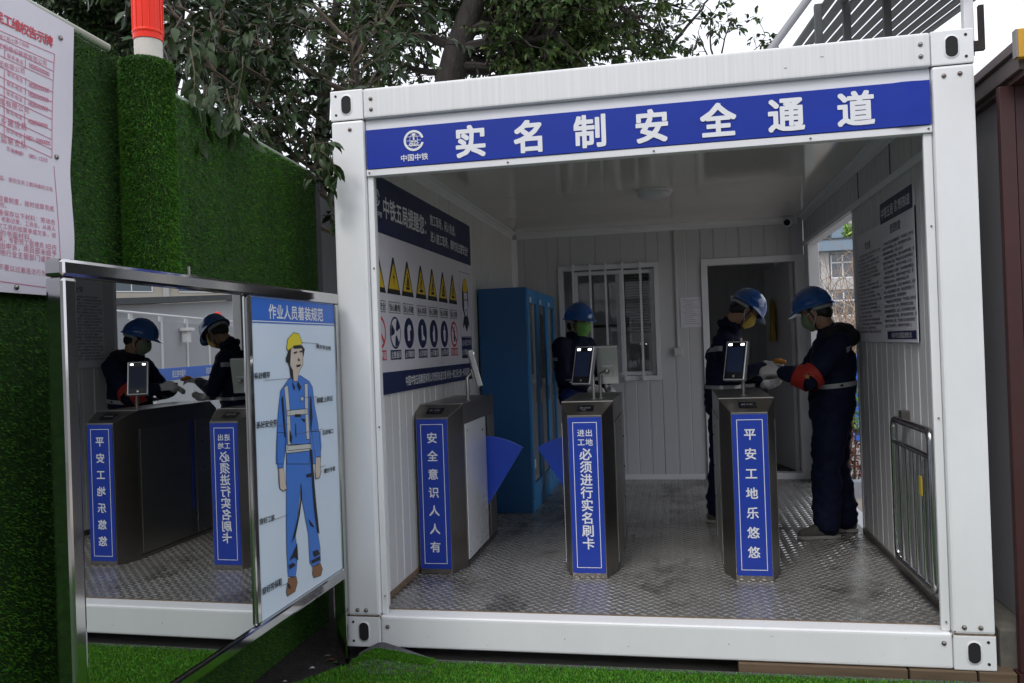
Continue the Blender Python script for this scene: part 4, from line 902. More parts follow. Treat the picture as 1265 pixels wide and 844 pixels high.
def lineN(mb, a, b, w=.0022):
    A, B = np_(*a), np_(*b); dv = (B-A).normalized().cross(Vector((1, 0, 0)))*w; n = 6
    P = [A.lerp(B, k/n) for k in range(n+1)]
    for p in P: p.x = XN+warp(p.y, p.z)+.003*math.sin(p.y*9)+.0016
    mb.add([p-dv*.5 for p in P]+[p+dv*.5 for p in P], [(k, k+1, k+n+2, k+n+1) for k in range(n)])
def s1(x, y): return (x/4.44, y/4.44)
def s2(x, y): return (x/4.22, 180+y/4.22)
mb = MB()
for (a, b) in [((-260, 60), (305, 297)), ((-260, 95), (303, 345)), ((-260, 120), (300, 390)), ((-260, 190), (300, 440)), ((-260, 245), (300, 505)), ((-260, 300), (298, 560)), ((-260, 350), (297, 610)), ((-260, 400), (297, 655)), ((-260, 460), (295, 715)), ((-260, 510), (293, 765)), ((-260, 560), (292, 820)), ((-260, 610), (291, 866))]: lineN(mb, s1(*a), s1(*b))
lineN(mb, s1(305, 297), s1(291, 866)); lineN(mb, s2(285, 105), s2(318, 745))
for (xa, ya_, yb_) in [(145, 325, 378), (27, 272, 325), (148, 425, 465), (146, 480, 520), (144, 530, 575), (25, 385, 545), (140, 620, 690), (24, 570, 650), (138, 730, 790), (23, 670, 740)]: lineN(mb, s1(xa, ya_), s1(xa-1, yb_))
lineN(mb, s2(-60, 700), s2(280, 745))
part('table_lines', mb, 'redpale', rn, raw=True)
def ntext(mb, s, px, py, size, bold, pitch=1.0, slope=0.0):
    p = np_(px, py); u = Vector((0, 1, slope)).normalized(); text(mb, s, (XN+.0065+.004, p.y, p.z), u, (0, 0, 1), size, bold, pitch)
# glyph layer follows the sheet: write flat, then drape
def drape(mb):
    mb.v = [(XN+warp(v[1], v[2])+.003*math.sin(v[1]*9)+.0018, v[1], v[2]) for v in mb.v]; return mb
def nt2(mb, s_, x0, y0, x1, y1, bold, k=.95):
    """write s_ from the centre of its first to the centre of its last character (photo points on the sheet)"""
    A, B = np_(x0, y0), np_(x1, y1); u = Vector((0, B.y-A.y, B.z-A.z)); n = len(s_); adv = sum(wch(c) for c in s_)-.5*(wch(s_[0])+wch(s_[-1]))
    pt = u.length/max(adv, .1); text(mb, s_, (XN+.0105, A.y, A.z), u, (0, 0, 1), pt*k, bold, 1/k)
def drape(mb, e=.0020):
    mb.v = [(XN+warp(v[1], v[2])+.003*math.sin(v[1]*9)+e+(v[0]-XN-.0105), v[1], v[2]) for v in mb.v]; return mb
mb = MB(); nt2(mb, '民工维权告示牌', *s1(-6, 92), *s1(270, 222), .018, 1.12)
drape(mb); part('title_lettering', mb, 'red', rn, raw=True)
mb = MB()
for (x0, y0, x1, y1, s_) in [(-90, 170, 155, 250, '阳轨道交通工程土建十标段'), (-90, 215, 252, 345, '阳轨道工程建设管理有限公司'), (52, 308, 122, 340, '联系电话'), (-60, 330, 128, 388, '铁集团有限公司'), (52, 405, 120, 440, '联系电话'), (50, 460, 118, 492, '联系电话'), (48, 512, 117, 545, '联系电话'), (-60, 535, 150, 602, '程监理有限公司'), (46, 612, 115, 643, '联系电话'), (-60, 642, 135, 694, '和城乡建设局'), (45, 716, 113, 742, '投诉电话'), (-60, 740, 133, 795, '保障监察支队'), (46, 815, 112, 840, '投诉电话')]: nt2(mb, s_, *s1(x0, y0), *s1(x1, y1), .004)
for (x0, y0, x1, y1) in [(168, 355, 275, 405), (168, 462, 275, 495), (166, 512, 272, 548), (166, 565, 270, 598), (164, 662, 266, 690)]: nt2(mb, '18285000000', *s1(x0, y0), *s1(x1, y1), .002, 1.5)
for (x0, y0, x1, y1) in [(152, 752, 278, 785)]: nt2(mb, '0851-0000000', *s1(x0, y0), *s1(x1, y1), .002, 1.4)
nt2(mb, '投诉电话', *s2(68, 30), *s2(118, 40), .004); nt2(mb, '0851-12333', *s2(160, 52), *s2(248, 75), .002, 1.3)
for (x0, y0, x1, y1, s_) in [(-90, 145, 265, 226, '工合法权益，请您在务工期间维权过程'), (-90, 258, 268, 328, '发包项目量制度，按时结算完成'), (-70, 292, 34, 314, '工伤保险。'), (-90, 330, 272, 398, '工应妥善保存以下材料：劳动合'), (-90, 364, 274, 432, '工资表、考勤记录、工资条、从用人'), (-90, 400, 276, 468, '单位拖欠工资的结算单或欠条，领'), (-90, 438, 168, 482, '动关系的书面材料。'), (-90, 470, 278, 530, '农民反映，专职劳工管理员3日内'), (-90, 505, 278, 562, '个人提出申诉，项目部未给予'), (-90, 540, 278, 600, '按照当地行业主管部门或劳动'), (-90, 618, 278, 672, '违法，不要以过激违法行为维权')]: nt2(mb, s_, *s2(x0, y0), *s2(x1, y1), .005)
drape(mb); part('lettering', mb, 'redpale', rn, raw=True)
for px, py in ((75, 47), (71, 194), (20, 355)):
    p = np_(px, py); part('nail', MB().lathe([(.009, 0), (.008, .004), (.003, .007)], (p.x-.001, p.y, p.z), 10, axis='x'), 'steel_dk', rn)
# ================================================================== trees
def leaf_geo(kind='broad'):
    # unit leaf along +x, length 1; folded along the midrib
    if kind == 'broad': pr = [(0, .0), (.12, .10), (.35, .19), (.6, .18), (.85, .08), (1, 0)]
    else: pr = [(0, 0), (.3, .17), (.65, .15), (1, 0)]
    return pr
class Leaves:
    def __init__(s): s.P = []; s.D = []; s.N = []; s.L = []
    def add(s, p, d, n, l): s.P.append(p); s.D.append(d); s.N.append(n); s.L.append(l)
    def mesh(s, name, m, parent, kind='small'):
        P = np.array(s.P); D = np.array(s.D); N = np.array(s.N); L = np.array(s.L)[:, None]
        D /= np.linalg.norm(D, axis=1)[:, None]+1e-9; S = np.cross(N, D); S /= np.linalg.norm(S, axis=1)[:, None]+1e-9; Nn = np.cross(D, S)
        rows = [(0, 0, 0), (.35, .20, .05), (.35, -.20, .05), (.38, 0, -.02), (.72, .15, .02), (.72, -.15, .02), (.75, 0, -.06), (1, 0, -.14)]
        V = np.stack([P + D*a*L + S*b*L + Nn*c*L for a, b, c in rows], 1).reshape(-1, 3)
        if parent is not None: V = V-np.array(ORIG[parent.name])
        fq = [(0, 3, 1), (0, 2, 3), (1, 3, 6, 4), (3, 2, 5, 6), (4, 6, 7), (6, 5, 7)]
        n = len(P); base = (np.arange(n)*8)[:, None]
        lv = np.concatenate([(base+np.array(f)[None]).reshape(-1) for f in fq])
        tot = np.concatenate([np.full(n, len(f)) for f in fq]); ls = np.concatenate([[0], np.cumsum(tot)[:-1]])
        me = bpy.data.meshes.new(name); me.vertices.add(n*8); me.vertices.foreach_set('co', V.astype('f').ravel())
        me.loops.add(len(lv)); me.loops.foreach_set('vertex_index', lv.astype('i')); me.polygons.add(len(ls)); me.polygons.foreach_set('loop_start', ls.astype('i'))
        me.update(calc_edges=True); me.materials.append(M[m]); o = link(name, me, parent); tag(o, kind='stuff'); return o
def rv(s=1): return Vector(rng.normal(size=3))*s
def limb(mb, p0, p1, r0, r1, wob=.06, n=7, sides=7):
    p0, p1 = Vector(p0), Vector(p1); L = (p1-p0).length; pts = []; off = Vector((0, 0, 0))
    for k in range(n+1):
        t = k/n; pts.append(p0.lerp(p1, t)+off*math.sin(PI*t) + (rv(wob*L*.12) if 0 < k < n else Vector())); off += rv(wob*L*.1)
    mb.tube(pts, [r0+(r1-r0)*k/n for k in range(n+1)], sides); return pts
def sprig(mb, lv, p, d, L, nl, ll, r=.004, droop=.25, sides=4, leafdroop=.35):
    """a twig with leaves along it"""
    p = Vector(p); d = Vector(d).normalized(); pts = [p.copy()]; q = p.copy(); dd = d.copy(); n = 4
    for k in range(n):
        dd = (dd+rv(.14)+Vector((0, 0, -droop*.2))).normalized(); q = q+dd*(L/n); pts.append(q.copy())
    mb.tube(pts, [r*(1-.8*k/n) for k in range(n+1)], sides, cap=False)
    for k in range(nl):
        t = .15+.85*(k+rng.uniform())/nl; i = min(int(t*n), n-1); a = pts[i].lerp(pts[i+1], t*n-i)
        sdv = rv(1); sdv = (sdv - dd*sdv.dot(dd)).normalized()
        ld = (dd*.75+sdv*.9+Vector((0, 0, -leafdroop))).normalized(); lv.add(tuple(a), tuple(ld), tuple((Vector((0, 0, 1))+rv(.55)).normalized()), ll*rng.uniform(.65, 1.2))
    return pts
def grow(mb, lv, pts, r0, n, L, nl, ll, spread=1.0, sub=2, t0=.2, updir=.25, droop=.25):
    """side branches with sprigs along a limb"""
    m = len(pts)-1
    for k in range(n):
        t = t0+(1-t0)*(k+rng.uniform())/n; i = min(int(t*m), m-1); a = pts[i].lerp(pts[i+1], t*m-i); ax = (pts[i+1]-pts[i]).normalized()
        s_ = rv(1); s_ = (s_-ax*s_.dot(ax)).normalized(); d = (ax*.5+s_*spread+Vector((0, 0, updir))).normalized(); l = L*rng.uniform(.6, 1.2)
        b = limb(mb, a, a+d*l, r0*.55, r0*.2, wob=.12, n=4, sides=4)
        for j in range(sub):
            u = (j+1)/sub*.999*4; ii = min(int(u), 3); c = b[ii].lerp(b[ii+1], u-ii)
            sprig(mb, lv, c, (d+rv(.55)), l*.55, nl, ll, r=r0*.18, droop=droop)
# --- broad-leaved evergreen right behind the hoarding
tr = thing('evergreen_tree', 'broad leaved evergreen tree hanging over the turf hoarding beside the cabin corner', 'tree', (-.45, 1.4, -.08))
mb = MB(); limbs = []
tb = limb(mb, (-.45, 1.4, -.08), (-.30, 1.1, 2.6), .05, .036, .03, 8, 9)
tb2 = limb(mb, tb[-1], (-.22, .95, 3.9), .036, .02, .04, 8, 8); part('trunk', mb, 'bark', tr, smooth=60)
mb = MB(); lv = Leaves(); lv_far = Leaves()
def L_(a, b, r0, r1, **k): return limb(mb, a, b, r0, r1, .07, 7, 6)
arms = []
for (a, b) in [((-.31, 1.12, 2.45), (-1.25, .55, 3.25)), ((-.30, 1.1, 2.55), (-.75, .0, 3.05)), ((-.26, 1.0, 3.1), (-1.2, .3, 3.55)), ((-.3, 1.1, 2.5), (-1.4, 1.2, 3.0)),
               ((-.24, .97, 3.4), (-.9, .9, 4.1)), ((-.24, .97, 3.3), (.35, .8, 3.9)), ((-.33, 1.2, 2.3), (-.55, .45, 2.62)), ((-.28, 1.05, 2.8), (-1.0, -.1, 3.4)), ((-.4, 1.3, 2.2), (-1.6, .6, 2.9)), ((-.25, 1.0, 2.9), (-.1, .5, 3.3))]:
    arms.append(L_(a, b, .018, .006))
for pts in arms: grow(mb, lv, pts, .014, 11, .36, 8, .082, sub=4)
# second tree mass farther back on the left
arms2 = []
for (a, b) in [((-2.2, 3.2, 2.4), (-3.2, 2.4, 4.2)), ((-2.2, 3.2, 2.6), (-1.4, 2.4, 4.2)), ((-2.2, 3.2, 2.2), (-3.4, 2.2, 3.2)), ((-2.2, 3.2, 2.8), (-2.3, 2.3, 4.6)), ((-2.2, 3.2, 2.2), (-1.4, 2.6, 3.2)), ((-2.2, 3.2, 2.5), (-2.4, 2.2, 3.4)), ((-2.2, 3.2, 3.2), (-1.7, 3.4, 4.9)), ((-2.2, 3.2, 2.8), (-2.9, 3.3, 4.8))]:
    pass
# overhanging spray in front of the turf and over the cabin corner: each leaf its own part
near = []
def near_sprig(px, py, x, dirs, L, nl, ll):
    p = atX(px, py, x); tmp = Leaves(); sprig(mb, tmp, p, dirs, L, nl, ll, r=.004, droop=.9, leafdroop=.9)
    near.extend(zip(tmp.P, tmp.D, tmp.N, tmp.L))
for (px, py, x, d, L, nl, ll) in [(290, 118, -.36, (.25, -.3, -.6), .24, 10, .10), (262, 90, -.42, (.3, -.4, -.5), .30, 9, .125), (255, 105, -.36, (.2, -.3, -.7), .30, 9, .125), (280, 110, -.36, (.25, -.3, -.7), .28, 11, .11), (235, 60, -.4, (.1, -.4, -.6), .3, 11, .11),
                                   (240, 35, -.5, (.1, -.3, -.6), .28, 10, .11), (300, 70, -.45, (.25, -.2, -.6), .28, 11, .105), (225, 20, -.5, (0, -.3, -.5), .28, 9, .11), (350, 120, -.45, (.2, -.2, -.5), .28, 11, .10), (395, 60, -.4, (.2, -.2, -.5), .28, 10, .10),
                                   (385, 165, -.2, (.4, -.4, -.2), .22, 10, .09), (260, 15, -.45, (.1, -.3, -.6), .28, 9, .11), (310, 30, -.5, (.2, -.3, -.4), .28, 9, .11)]:
    near_sprig(px, py, x, d, L, nl, ll)
for (px, py, dy, d, L, nl, ll) in [(388, 178, -.10, (.5, -.1, .10), .13, 8, .085), (396, 186, -.13, (.5, -.1, -.35), .15, 9, .09), (392, 190, -.10, (.3, -.1, -.7), .17, 9, .09), (404, 200, -.12, (.2, -.1, -.8), .15, 8, .09)]:
    p = atY(px, py, dy); tmp = Leaves(); sprig(mb, tmp, p, d, L, nl, ll, r=.004, droop=.9, leafdroop=.8); near.extend(zip(tmp.P, tmp.D, tmp.N, tmp.L))
limb(mb, (-.45, .6, 2.62), atY(376, 190, -.1), .008, .004, .05, 6, 5)
part('branches', mb, 'twig', tr, raw=True)
lv.mesh('leaves', 'leaf', tr)
lm = []
for q in range(4):
    pr = [(0, 0), (.10, .075), (.30, .165), (.55, .175), (.80, .10), (1, 0)]; mb2 = MB(); c = [.0, .03, .06, .04, -.04, -.16]; k_ = .06+.05*q
    L1 = [(x, y, cc*k_*6+.25*y) for (x, y), cc in zip(pr, c)]; L2 = [(x, -y, cc*k_*6+.25*y) for (x, y), cc in zip(pr, c)]; md = [(x, 0, cc*k_*6-.01) for (x, y), cc in zip(pr, c)]
    vs = md+L1[1:5]+L2[1:5]
    mb2.add(vs, [(0, 1, 6), (1, 2, 7, 6), (2, 3, 8, 7), (3, 4, 9, 8), (4, 5, 9), (0, 10, 1), (1, 10, 11, 2), (2, 11, 12, 3), (3, 12, 13, 4), (4, 13, 5)])
    mb2.add([(-.14, -.006, .0), (-.14, .006, .0), (.02, .006, .0), (.02, -.006, .0)], [(0, 1, 2, 3)])
    me = bpy.data.meshes.new('leaf'); me.from_pydata(mb2.v, [], mb2.f); me.materials.append(M['leafbig'] if 'leafbig' in M else M['leaf']); [setattr(p, 'use_smooth', True) for p in me.polygons]; lm.append(me)
trc = Vector(tr.location)
for k, (p, d, n_, l) in enumerate(near[:290]):
    D = Vector(d).normalized(); S = Vector(n_).cross(D).normalized(); N_ = D.cross(S)
    o = bpy.data.objects.new('leaf', lm[k % 4]); COL.objects.link(o); o.parent = tr
    m3 = Matrix((D, S, N_)).transposed()*l; m4 = m3.to_4x4(); m4.translation = Vector(p)-trc; o.matrix_basis = m4

def tree(label, base, segs, arms, armr, nsp, L, nl, ll, leafm='leaf2', sub=2, barkm='bark', spread=1.0, updir=.2, t0=.25):
    t = thing('background_tree', label, 'tree', base); mb = MB(); p = Vector(base)
    for (q, r0, r1) in segs: limb(mb, p, q, r0, r1, .03, 7, 10); p = Vector(q)
    part('trunk', mb, barkm, t, smooth=60); mb = MB(); lv = Leaves()
    for (a, b, r) in arms:
        pts = limb(mb, a, b, r, r*.35, .10, 8, 6); grow(mb, lv, pts, max(.012, r*.5), nsp, L, nl, ll, sub=sub, spread=spread, updir=updir, t0=t0)
    part('branches', mb, barkm, t, raw=True)
    if lv.P: lv.mesh('leaves', leafm, t)
    return t
P5 = lambda px, py, y: tuple(atY(px, py, y))
# main trunk behind the cabin (left of centre)
fk = P5(565, 62, 5.0)
tree('large tree whose thick dark trunk rises behind the cabin roof', (-1.05, 5.0, -.09), [(P5(553, 110, 5), .21, .17), (fk, .17, .15), (P5(598, -40, 5.1), .15, .10)],
     [(fk, P5(690, 42, 4.8), .07), (P5(560, 80, 5), P5(668, 88, 4.8), .05), (P5(575, 40, 5), P5(760, -10, 5.2), .07), (fk, P5(470, 10, 5.2), .06), (P5(585, 0, 5), P5(700, -60, 5.4), .06), (P5(556, 90, 5), P5(450, 60, 5.6), .045),
      (P5(560, 70, 5.0), P5(640, 70, 6.0), .05), (P5(570, 50, 5), P5(620, 10, 6.4), .05), (P5(560, 90, 5), P5(720, 75, 5.6), .05), (P5(585, 10, 5), P5(520, -60, 5), .06), (P5(575, 30, 5), P5(660, 20, 5.6), .05), (P5(575, 30, 5), P5(740, 40, 6), .05), (P5(575, 20, 5), P5(800, 30, 6.2), .05), (P5(575, 20, 5), P5(790, 0, 6.6), .05), (P5(575, 60, 5), P5(790, 60, 6.6), .05)],
     .05, 26, .70, 18, .088, sub=4)
tree('dense small leaved tree behind the hoarding left of the thick trunk', (-3.2, 6.2, -.09), [(P5(400, 120, 6.2), .13, .09), (P5(425, -40, 6.2), .09, .05)],
     [(P5(403, 110, 6.2), P5(300, 20, 5.6), .04), (P5(405, 90, 6.2), P5(480, 20, 6), .04), (P5(403, 110, 6.2), P5(350, 60, 5.5), .04), (P5(410, 50, 6.2), P5(330, -40, 6), .04), (P5(410, 60, 6.2), P5(500, -30, 6), .04), (P5(403, 120, 6.2), P5(270, 90, 6), .04), (P5(403, 120, 6.2), P5(480, 80, 6), .04), (P5(403, 110, 6.2), P5(340, 110, 6), .03)],
     .04, 16, .60, 6, .085, sub=4)
tree('dark leafy tree behind the turf column at the left edge', (-4.6, 4.6, -.09), [(P5(215, 60, 4.6), .12, .09), (P5(230, -60, 4.6), .09, .05)],
     [(P5(216, 50, 4.6), P5(130, 20, 4.4), .04), (P5(218, 40, 4.6), P5(290, 30, 4.3), .04), (P5(216, 60, 4.6), P5(280, 90, 4.3), .04), (P5(220, 20, 4.6), P5(160, -40, 4.4), .04), (P5(220, 10, 4.6), P5(320, -20, 4.6), .04), (P5(216, 60, 4.6), P5(120, 50, 4.4), .03), (P5(216, 50, 4.6), P5(330, 60, 4.4), .03), (P5(216, 50, 4.6), P5(60, -20, 4.4), .03), (P5(216, 50, 4.6), P5(90, 20, 4.4), .03)],
     .04, 24, .55, 13, .10, leafm='leaf', sub=4)
tree('sparse leaved young tree above the middle of the roof beam', (.55, 7.0, -.09), [(P5(845, 110, 7), .06, .04), (P5(848, 60, 7), .04, .03)],
     [(P5(828, 60, 7), P5(885, -15, 7), .028), (P5(846, 90, 7), P5(862, 45, 7.2), .018), (P5(830, 66, 7), P5(806, 10, 7), .02)],
     .02, 2, .25, 3, .09, sub=1, t0=.4)
tree('small leafy top of a shrub peeking over the roof beam beside the grey strut', (1.2, 8.0, -.09), [(P5(885, 110, 8), .05, .03)],
     [(P5(885, 90, 8), P5(878, 12, 8), .018), (P5(885, 90, 8), P5(905, 22, 8), .018), (P5(885, 90, 8), P5(862, 40, 8), .016), (P5(905, 100, 8), P5(946, 44, 8), .014)],
     .02, 5, .26, 6, .11, sub=2, t0=.55)

# ================================================================== canopy and strut above the cabin
cn = thing('slatted_canopy', 'dark steel canopy of parallel slats rising behind the cabin roof', 'canopy', (3.1, 1.0, 2.8))
def cpl(px, py):                       # meets the sloping canopy plane
    d = ray(px, py); t = (3.3-CAM.z+.14*CAM.y)/(d.z-.14*d.y); return CAM+d*t
for k in range(12):
    x = 2.62+k*.083; ys, ye = .80, 4.2
    mb = MB(); wv = .070
    zc = lambda y: 3.3+.14*y
    P = [(x, ys, zc(ys)), (x+wv, ys, zc(ys)+.012), (x+wv, ys, zc(ys)+.03), (x, ys, zc(ys)+.018)]
    mb.prism(P, (0, ye-ys, .14*(ye-ys))); part('slat', mb, 'canopy', cn, bevel=.003)
for (y) in (3.6,): part('purlin', MB().box(2.60, 3.60, y, y+.05, 3.3+.14*y-.05, 3.3+.14*y-.008), 'canopy_p', cn)
for px in (1011, 1046, 1096):
    p = atY(px, 40, 1.45); part('post', MB().box(p.x-.022, p.x+.022, 1.42, 1.465, 2.80, 3.52), 'canopy_p', cn, bevel=.004)
p = atY(1192, 10, 1.0); part('end_post', MB().box(p.x-.03, p.x+.02, .93, .98, 2.96, 3.9), 'trim', cn, bevel=.004)
part('end_bracket', MB().box(p.x-.045, p.x+.06, .90, .93, 2.98, 3.03).box(p.x+.035, p.x+.06, .90, .93, 3.03, 3.22), 'bark', cn)
stt = thing('roof_strut', 'light grey diagonal steel strut leaning behind the roof beam left of the canopy', 'strut', P5(950, 60, 1.2))
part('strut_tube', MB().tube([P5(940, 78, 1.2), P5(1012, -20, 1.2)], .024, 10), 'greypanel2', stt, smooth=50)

# ================================================================== right neighbours
ng = thing('neighbour_cabin', 'grey panelled cabin wall in the narrow gap right of the gate cabin', 'cabin', (3.3, .6, -.06))
for k, (z0, z1) in enumerate(((-.05, .22), (.222, 1.02), (1.022, 2.02), (2.022, 2.62))): part('grey_panel', MB().box(3.02, 3.155, .62+.0, .66, z0, z1), 'greywall', ng, bevel=.003)
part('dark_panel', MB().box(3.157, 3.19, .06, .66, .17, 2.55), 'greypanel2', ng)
part('concrete_base', MB().box(3.02, 3.9, .062, .618, -.05, .165), 'stone', ng, bevel=.01)
ms = thing('maroon_shed', 'maroon steel shed with brown eave at the right edge', 'shed', (3.3, .1, -.06))
xm = atY(1241, 400, .0).x
part('corner_column', MB().box(xm+.01, xm+.07, -.008, .03, .0, 2.53), 'maroon', ms, bevel=.004)
for k in range(6): part('shed_panel', MB().box(xm+.075+k*.255, xm+.325+k*.255, .0, .03, .0, 2.53).box(xm+.19+k*.255, xm+.21+k*.255, -.012, .0005, .0, 2.53), 'maroon', ms, bevel=.003)
part('shed_base', MB().box(xm+.0, xm+1.6, -.02, .05, -.06, -.002), 'maroon', ms)
e0 = 3.08
part('eave', MB().box(e0, e0+.5, -.165, 3.0, 2.63, 2.672).box(e0+.02, e0+.5, -.155, 3.0, 2.555, 2.629), 'eave', ms, bevel=.004)
part('eave_gutter', MB().box(e0+.04, e0+.5, -.15, 3.0, 2.53, 2.554), 'maroon', ms)
yb_ = thing('yellow_block', 'yellow painted block at the eave end by the top right edge', 'block', (3.13, -.19, 2.6))
part('block_face', MB().box(3.082, 3.20, -.205, -.168, 2.590, 2.708), 'yelblk', yb_, bevel=.004)
part('block_edge', MB().box(3.074, 3.0815, -.205, -.168, 2.592, 2.706), 'steel_dk', yb_)

# ================================================================== seen through the side opening
def leafbox(t, x0, x1, y0, y1, z0, z1, n, ll, m, name='leaves'):
    lv = Leaves()
    for _ in range(n):
        p = (rng.uniform(x0, x1), rng.uniform(y0, y1), rng.uniform(z0, z1)); d = rv(1)+Vector((0, 0, .3)); lv.add(p, tuple(d), tuple((Vector((0, -.5, 1))+rv(.7)).normalized()), ll*rng.uniform(.6, 1.3))
    return lv.mesh(name, m, t)
for k in range(1):
    x0 = 3.02; hg = thing('hedge_shrub', 'red and green clipped hedge directly behind the kerb by the side opening', 'hedge', (x0, 4.75, -.05))
    mb = MB()
    for j in range(26):
        a = (x0+rng.uniform(.02, .36), rng.uniform(4.5, 5.0), -.05); mb.tube([a, (a[0]+rng.normal()*.05, a[1]+rng.normal()*.05, .5), (a[0]+rng.normal()*.1, a[1]+rng.normal()*.1, .95)], [.009, .006, .003], 4)
    part('stems', mb, 'twig', hg, raw=True)
    leafbox(hg, x0, x0+.40, 4.48, 5.1, .55, 1.0, 1300, .055, 'leaf3'); leafbox(hg, x0, x0+.40, 4.48, 5.1, .06, .60, 1000, .05, 'leafred')
bb = thing('blue_bin', 'blue plastic bin half hidden behind the hedge', 'bin', (4.35, 9.0, -.09))
part('bin_body', MB().prism([(4.22, 8.8, -.09), (4.75, 8.8, -.09), (4.85, 8.75, 1.10), (4.12, 8.75, 1.10)], (0, .7, 0)), 'bband', bb, bevel=.03)
part('bin_lid', MB().box(4.09, 4.88, 8.7, 9.5, 1.105, 1.17), 'bband', bb, bevel=.02)
# bare shrub twigs
bt = thing('bare_shrubs', 'tangle of bare dry twigs in front of the pale office building', 'shrub', (5.6, 14, -.09)); mb = MB()
for j in range(120):
    a = Vector((rng.uniform(4.2, 6.6), rng.uniform(13.5, 16), -.09)); d = Vector((rng.normal()*.28, rng.normal()*.2, 1)).normalized(); h = rng.uniform(1.8, 3.3); b = a+d*h
    pts = limb(mb, a, b, .022, .006, .1, 5, 4)
    for q in range(5):
        c = pts[2+q % 4]; e = c+Vector((rng.normal()*.5, rng.normal()*.4, rng.uniform(.3, .9))); limb(mb, c, e, .008, .003, .2, 3, 3)
o = part('twigs', mb, 'drytwig', bt, raw=True); tag(o, kind='stuff')
def facade(name, label, x0, x1, y, z0, floors, fh, bay, m, wm='wglass', ww=.62, wh=.5, depth=8, fascia=True, ax='y'):
    """building block facing -Y (built axis aligned, rotate the root to turn it)"""
    t = thing(name, label, 'building', (x0, y, z0), local=True); Wd = x1-x0; H_ = floors*fh
    MB().box(0, Wd, .25, depth, 0, H_).build('wall', M[m], t)
    nb = int(Wd/bay)
    for i in range(nb+1): MB().box(i*bay-.2, i*bay+.2, -.05, .26, 0, H_-.01).build('pilaster', M['conc'], t)
    for f in range(floors):
        MB().box(.2, Wd, .05, .255, f*fh-.0, f*fh+fh*.28).build('floor_band', M[m], t)
        for i in range(nb):
            wx = i*bay+bay/2; zc = f*fh+fh*.6; w2 = bay*ww/2; h2 = fh*wh/2
            wo = MB().box(wx-w2, wx+w2, .18, .24, zc-h2, zc+h2).build('window', M['wglass'], t)
            mb = MB()
            for q in (0, 1): mb.box(wx-w2+q*w2+.02*0-.03, wx-w2+q*w2+.03, .12, .179, zc-h2, zc+h2)
            mb.box(wx-w2+.031, wx+w2, .12, .179, zc+h2*.3, zc+h2*.3+.06); mb.box(wx-w2+.031, wx+w2, .12, .179, zc-h2, zc-h2+.07); mb.build('window_frame', M['trim'], wo)
    if fascia: MB().box(-.5, Wd+.5, -.6, depth, H_, H_+.55).build('roof_fascia', M['fascia'], t); MB().box(-.5, Wd+.5, -.65, .2, H_+.551, H_+.62).build('roof_cap', M['greydark'], t)
    return t
ob = facade('office_building', 'pale two storey office building with blue grey roof band behind bare shrubs', 4.0, 22.0, 40, -.09, 3, 1.92, 1.75, 'conc', ww=.62, wh=.62)
tw = thing('tower_block', 'white high building with vertical louvres above the office roof', 'building', (6, 52, -.09))
part('tower_wall', MB().box(4, 11.6, 52, 60, -.09, 14), 'wglass', tw)
for k in range(25): part('louvre', MB().box(4.1+k*.30, 4.1+k*.30+.12, 51.7, 51.99, 6, 14), 'hoard', tw)
part('corner_tower', MB().box(11.65, 12.4, 51, 60, -.09, 16), 'fascia', tw)
gb = thing('glass_building', 'hazy glass high rise at the right of the louvred tower', 'building', (14.6, 70, -.09))
part('glass_wall', MB().box(14.6, 24, 70, 84, -.09, 19), 'conc', gb)
for k in range(8): part('glass_band', MB().box(14.7, 23.9, 69.8, 69.99, 1+k*2.1, 2.2+k*2.1), 'wglass', gb)
rb_ = thing('roof_plant', 'small green plant on the office roof edge', 'plant', (11.2, 40.5, 6.3)); leafbox(rb_, 10.3, 11.5, 40, 40.8, 6.25, 7.0, 700, .22, 'leaf3'); part('pot', MB().box(10.3, 11.5, 40.1, 40.7, 6.27, 6.4), 'stone', rb_)

# things the mirror shows through the side opening (real places, direction up and right of the opening)
hx = lambda t: Vector((8.0, 7.0, 0)).lerp(Vector((10.9, 19.0, 0)), t)
sh = thing('site_hoarding', 'grey panel hoarding across the yard seen in the mirror', 'hoarding', tuple(hx(0)))
n_ = 9
for k in range(n_):
    a, b = hx((k+.004)/n_), hx((k+.996)/n_); dv = (b-a).normalized(); nv = Vector((dv.y, -dv.x, 0))*.05
    part('hoarding_panel', MB().prism([a+Vector((0, 0, -.05)), b+Vector((0, 0, -.05)), b+nv+Vector((0, 0, -.05)), a+nv+Vector((0, 0, -.05))], (0, 0, 2.28)), 'hoardg', sh)
    part('hoarding_post', MB().box(b.x-.03, b.x+.03, b.y-.03, b.y+.03, -.09, 2.34), 'camw', sh)
part('hoarding_rail', MB().tube([hx(0)+Vector((-.03, 0, 2.36)), hx(1)+Vector((-.03, 0, 2.36))], .025, 8), 'camw', sh)
wwl = thing('workshop_wall', 'tall white clad workshop with dark lean-to roof behind the hoarding', 'building', (12, 14, -.09))
part('workshop_wall', MB().prism([(12.2, 9, -.09), (12.2, 9, 2.45), (13.9, 22, 3.40), (13.9, 22, -.09)], (2.6, 0, 0)), 'hoard', wwl)
part('tall_wall', MB().prism([(13.9, 22.05, -.09), (14.1, 26, -.09), (14.5, 26, -.09), (14.3, 22.05, -.09)], (0, 0, 4.9)), 'hoard', wwl)
part('lean_roof', MB().prism([(11.7, 8.6, 2.46), (11.7, 8.6, 2.62), (13.45, 22, 3.60), (13.45, 22, 3.42)], (3.2, 0, 0)), 'greydark', wwl)
apb = facade('apartment_block', 'beige apartment block with dark windows behind the workshop', 0, 40, 0, -.09, 5, 2.6, 4.2, 'conc2', ww=.6, wh=.6, depth=10, fascia=False)
apb.location = (30, 48, -.09); apb.rotation_euler = (0, 0, R(-45))
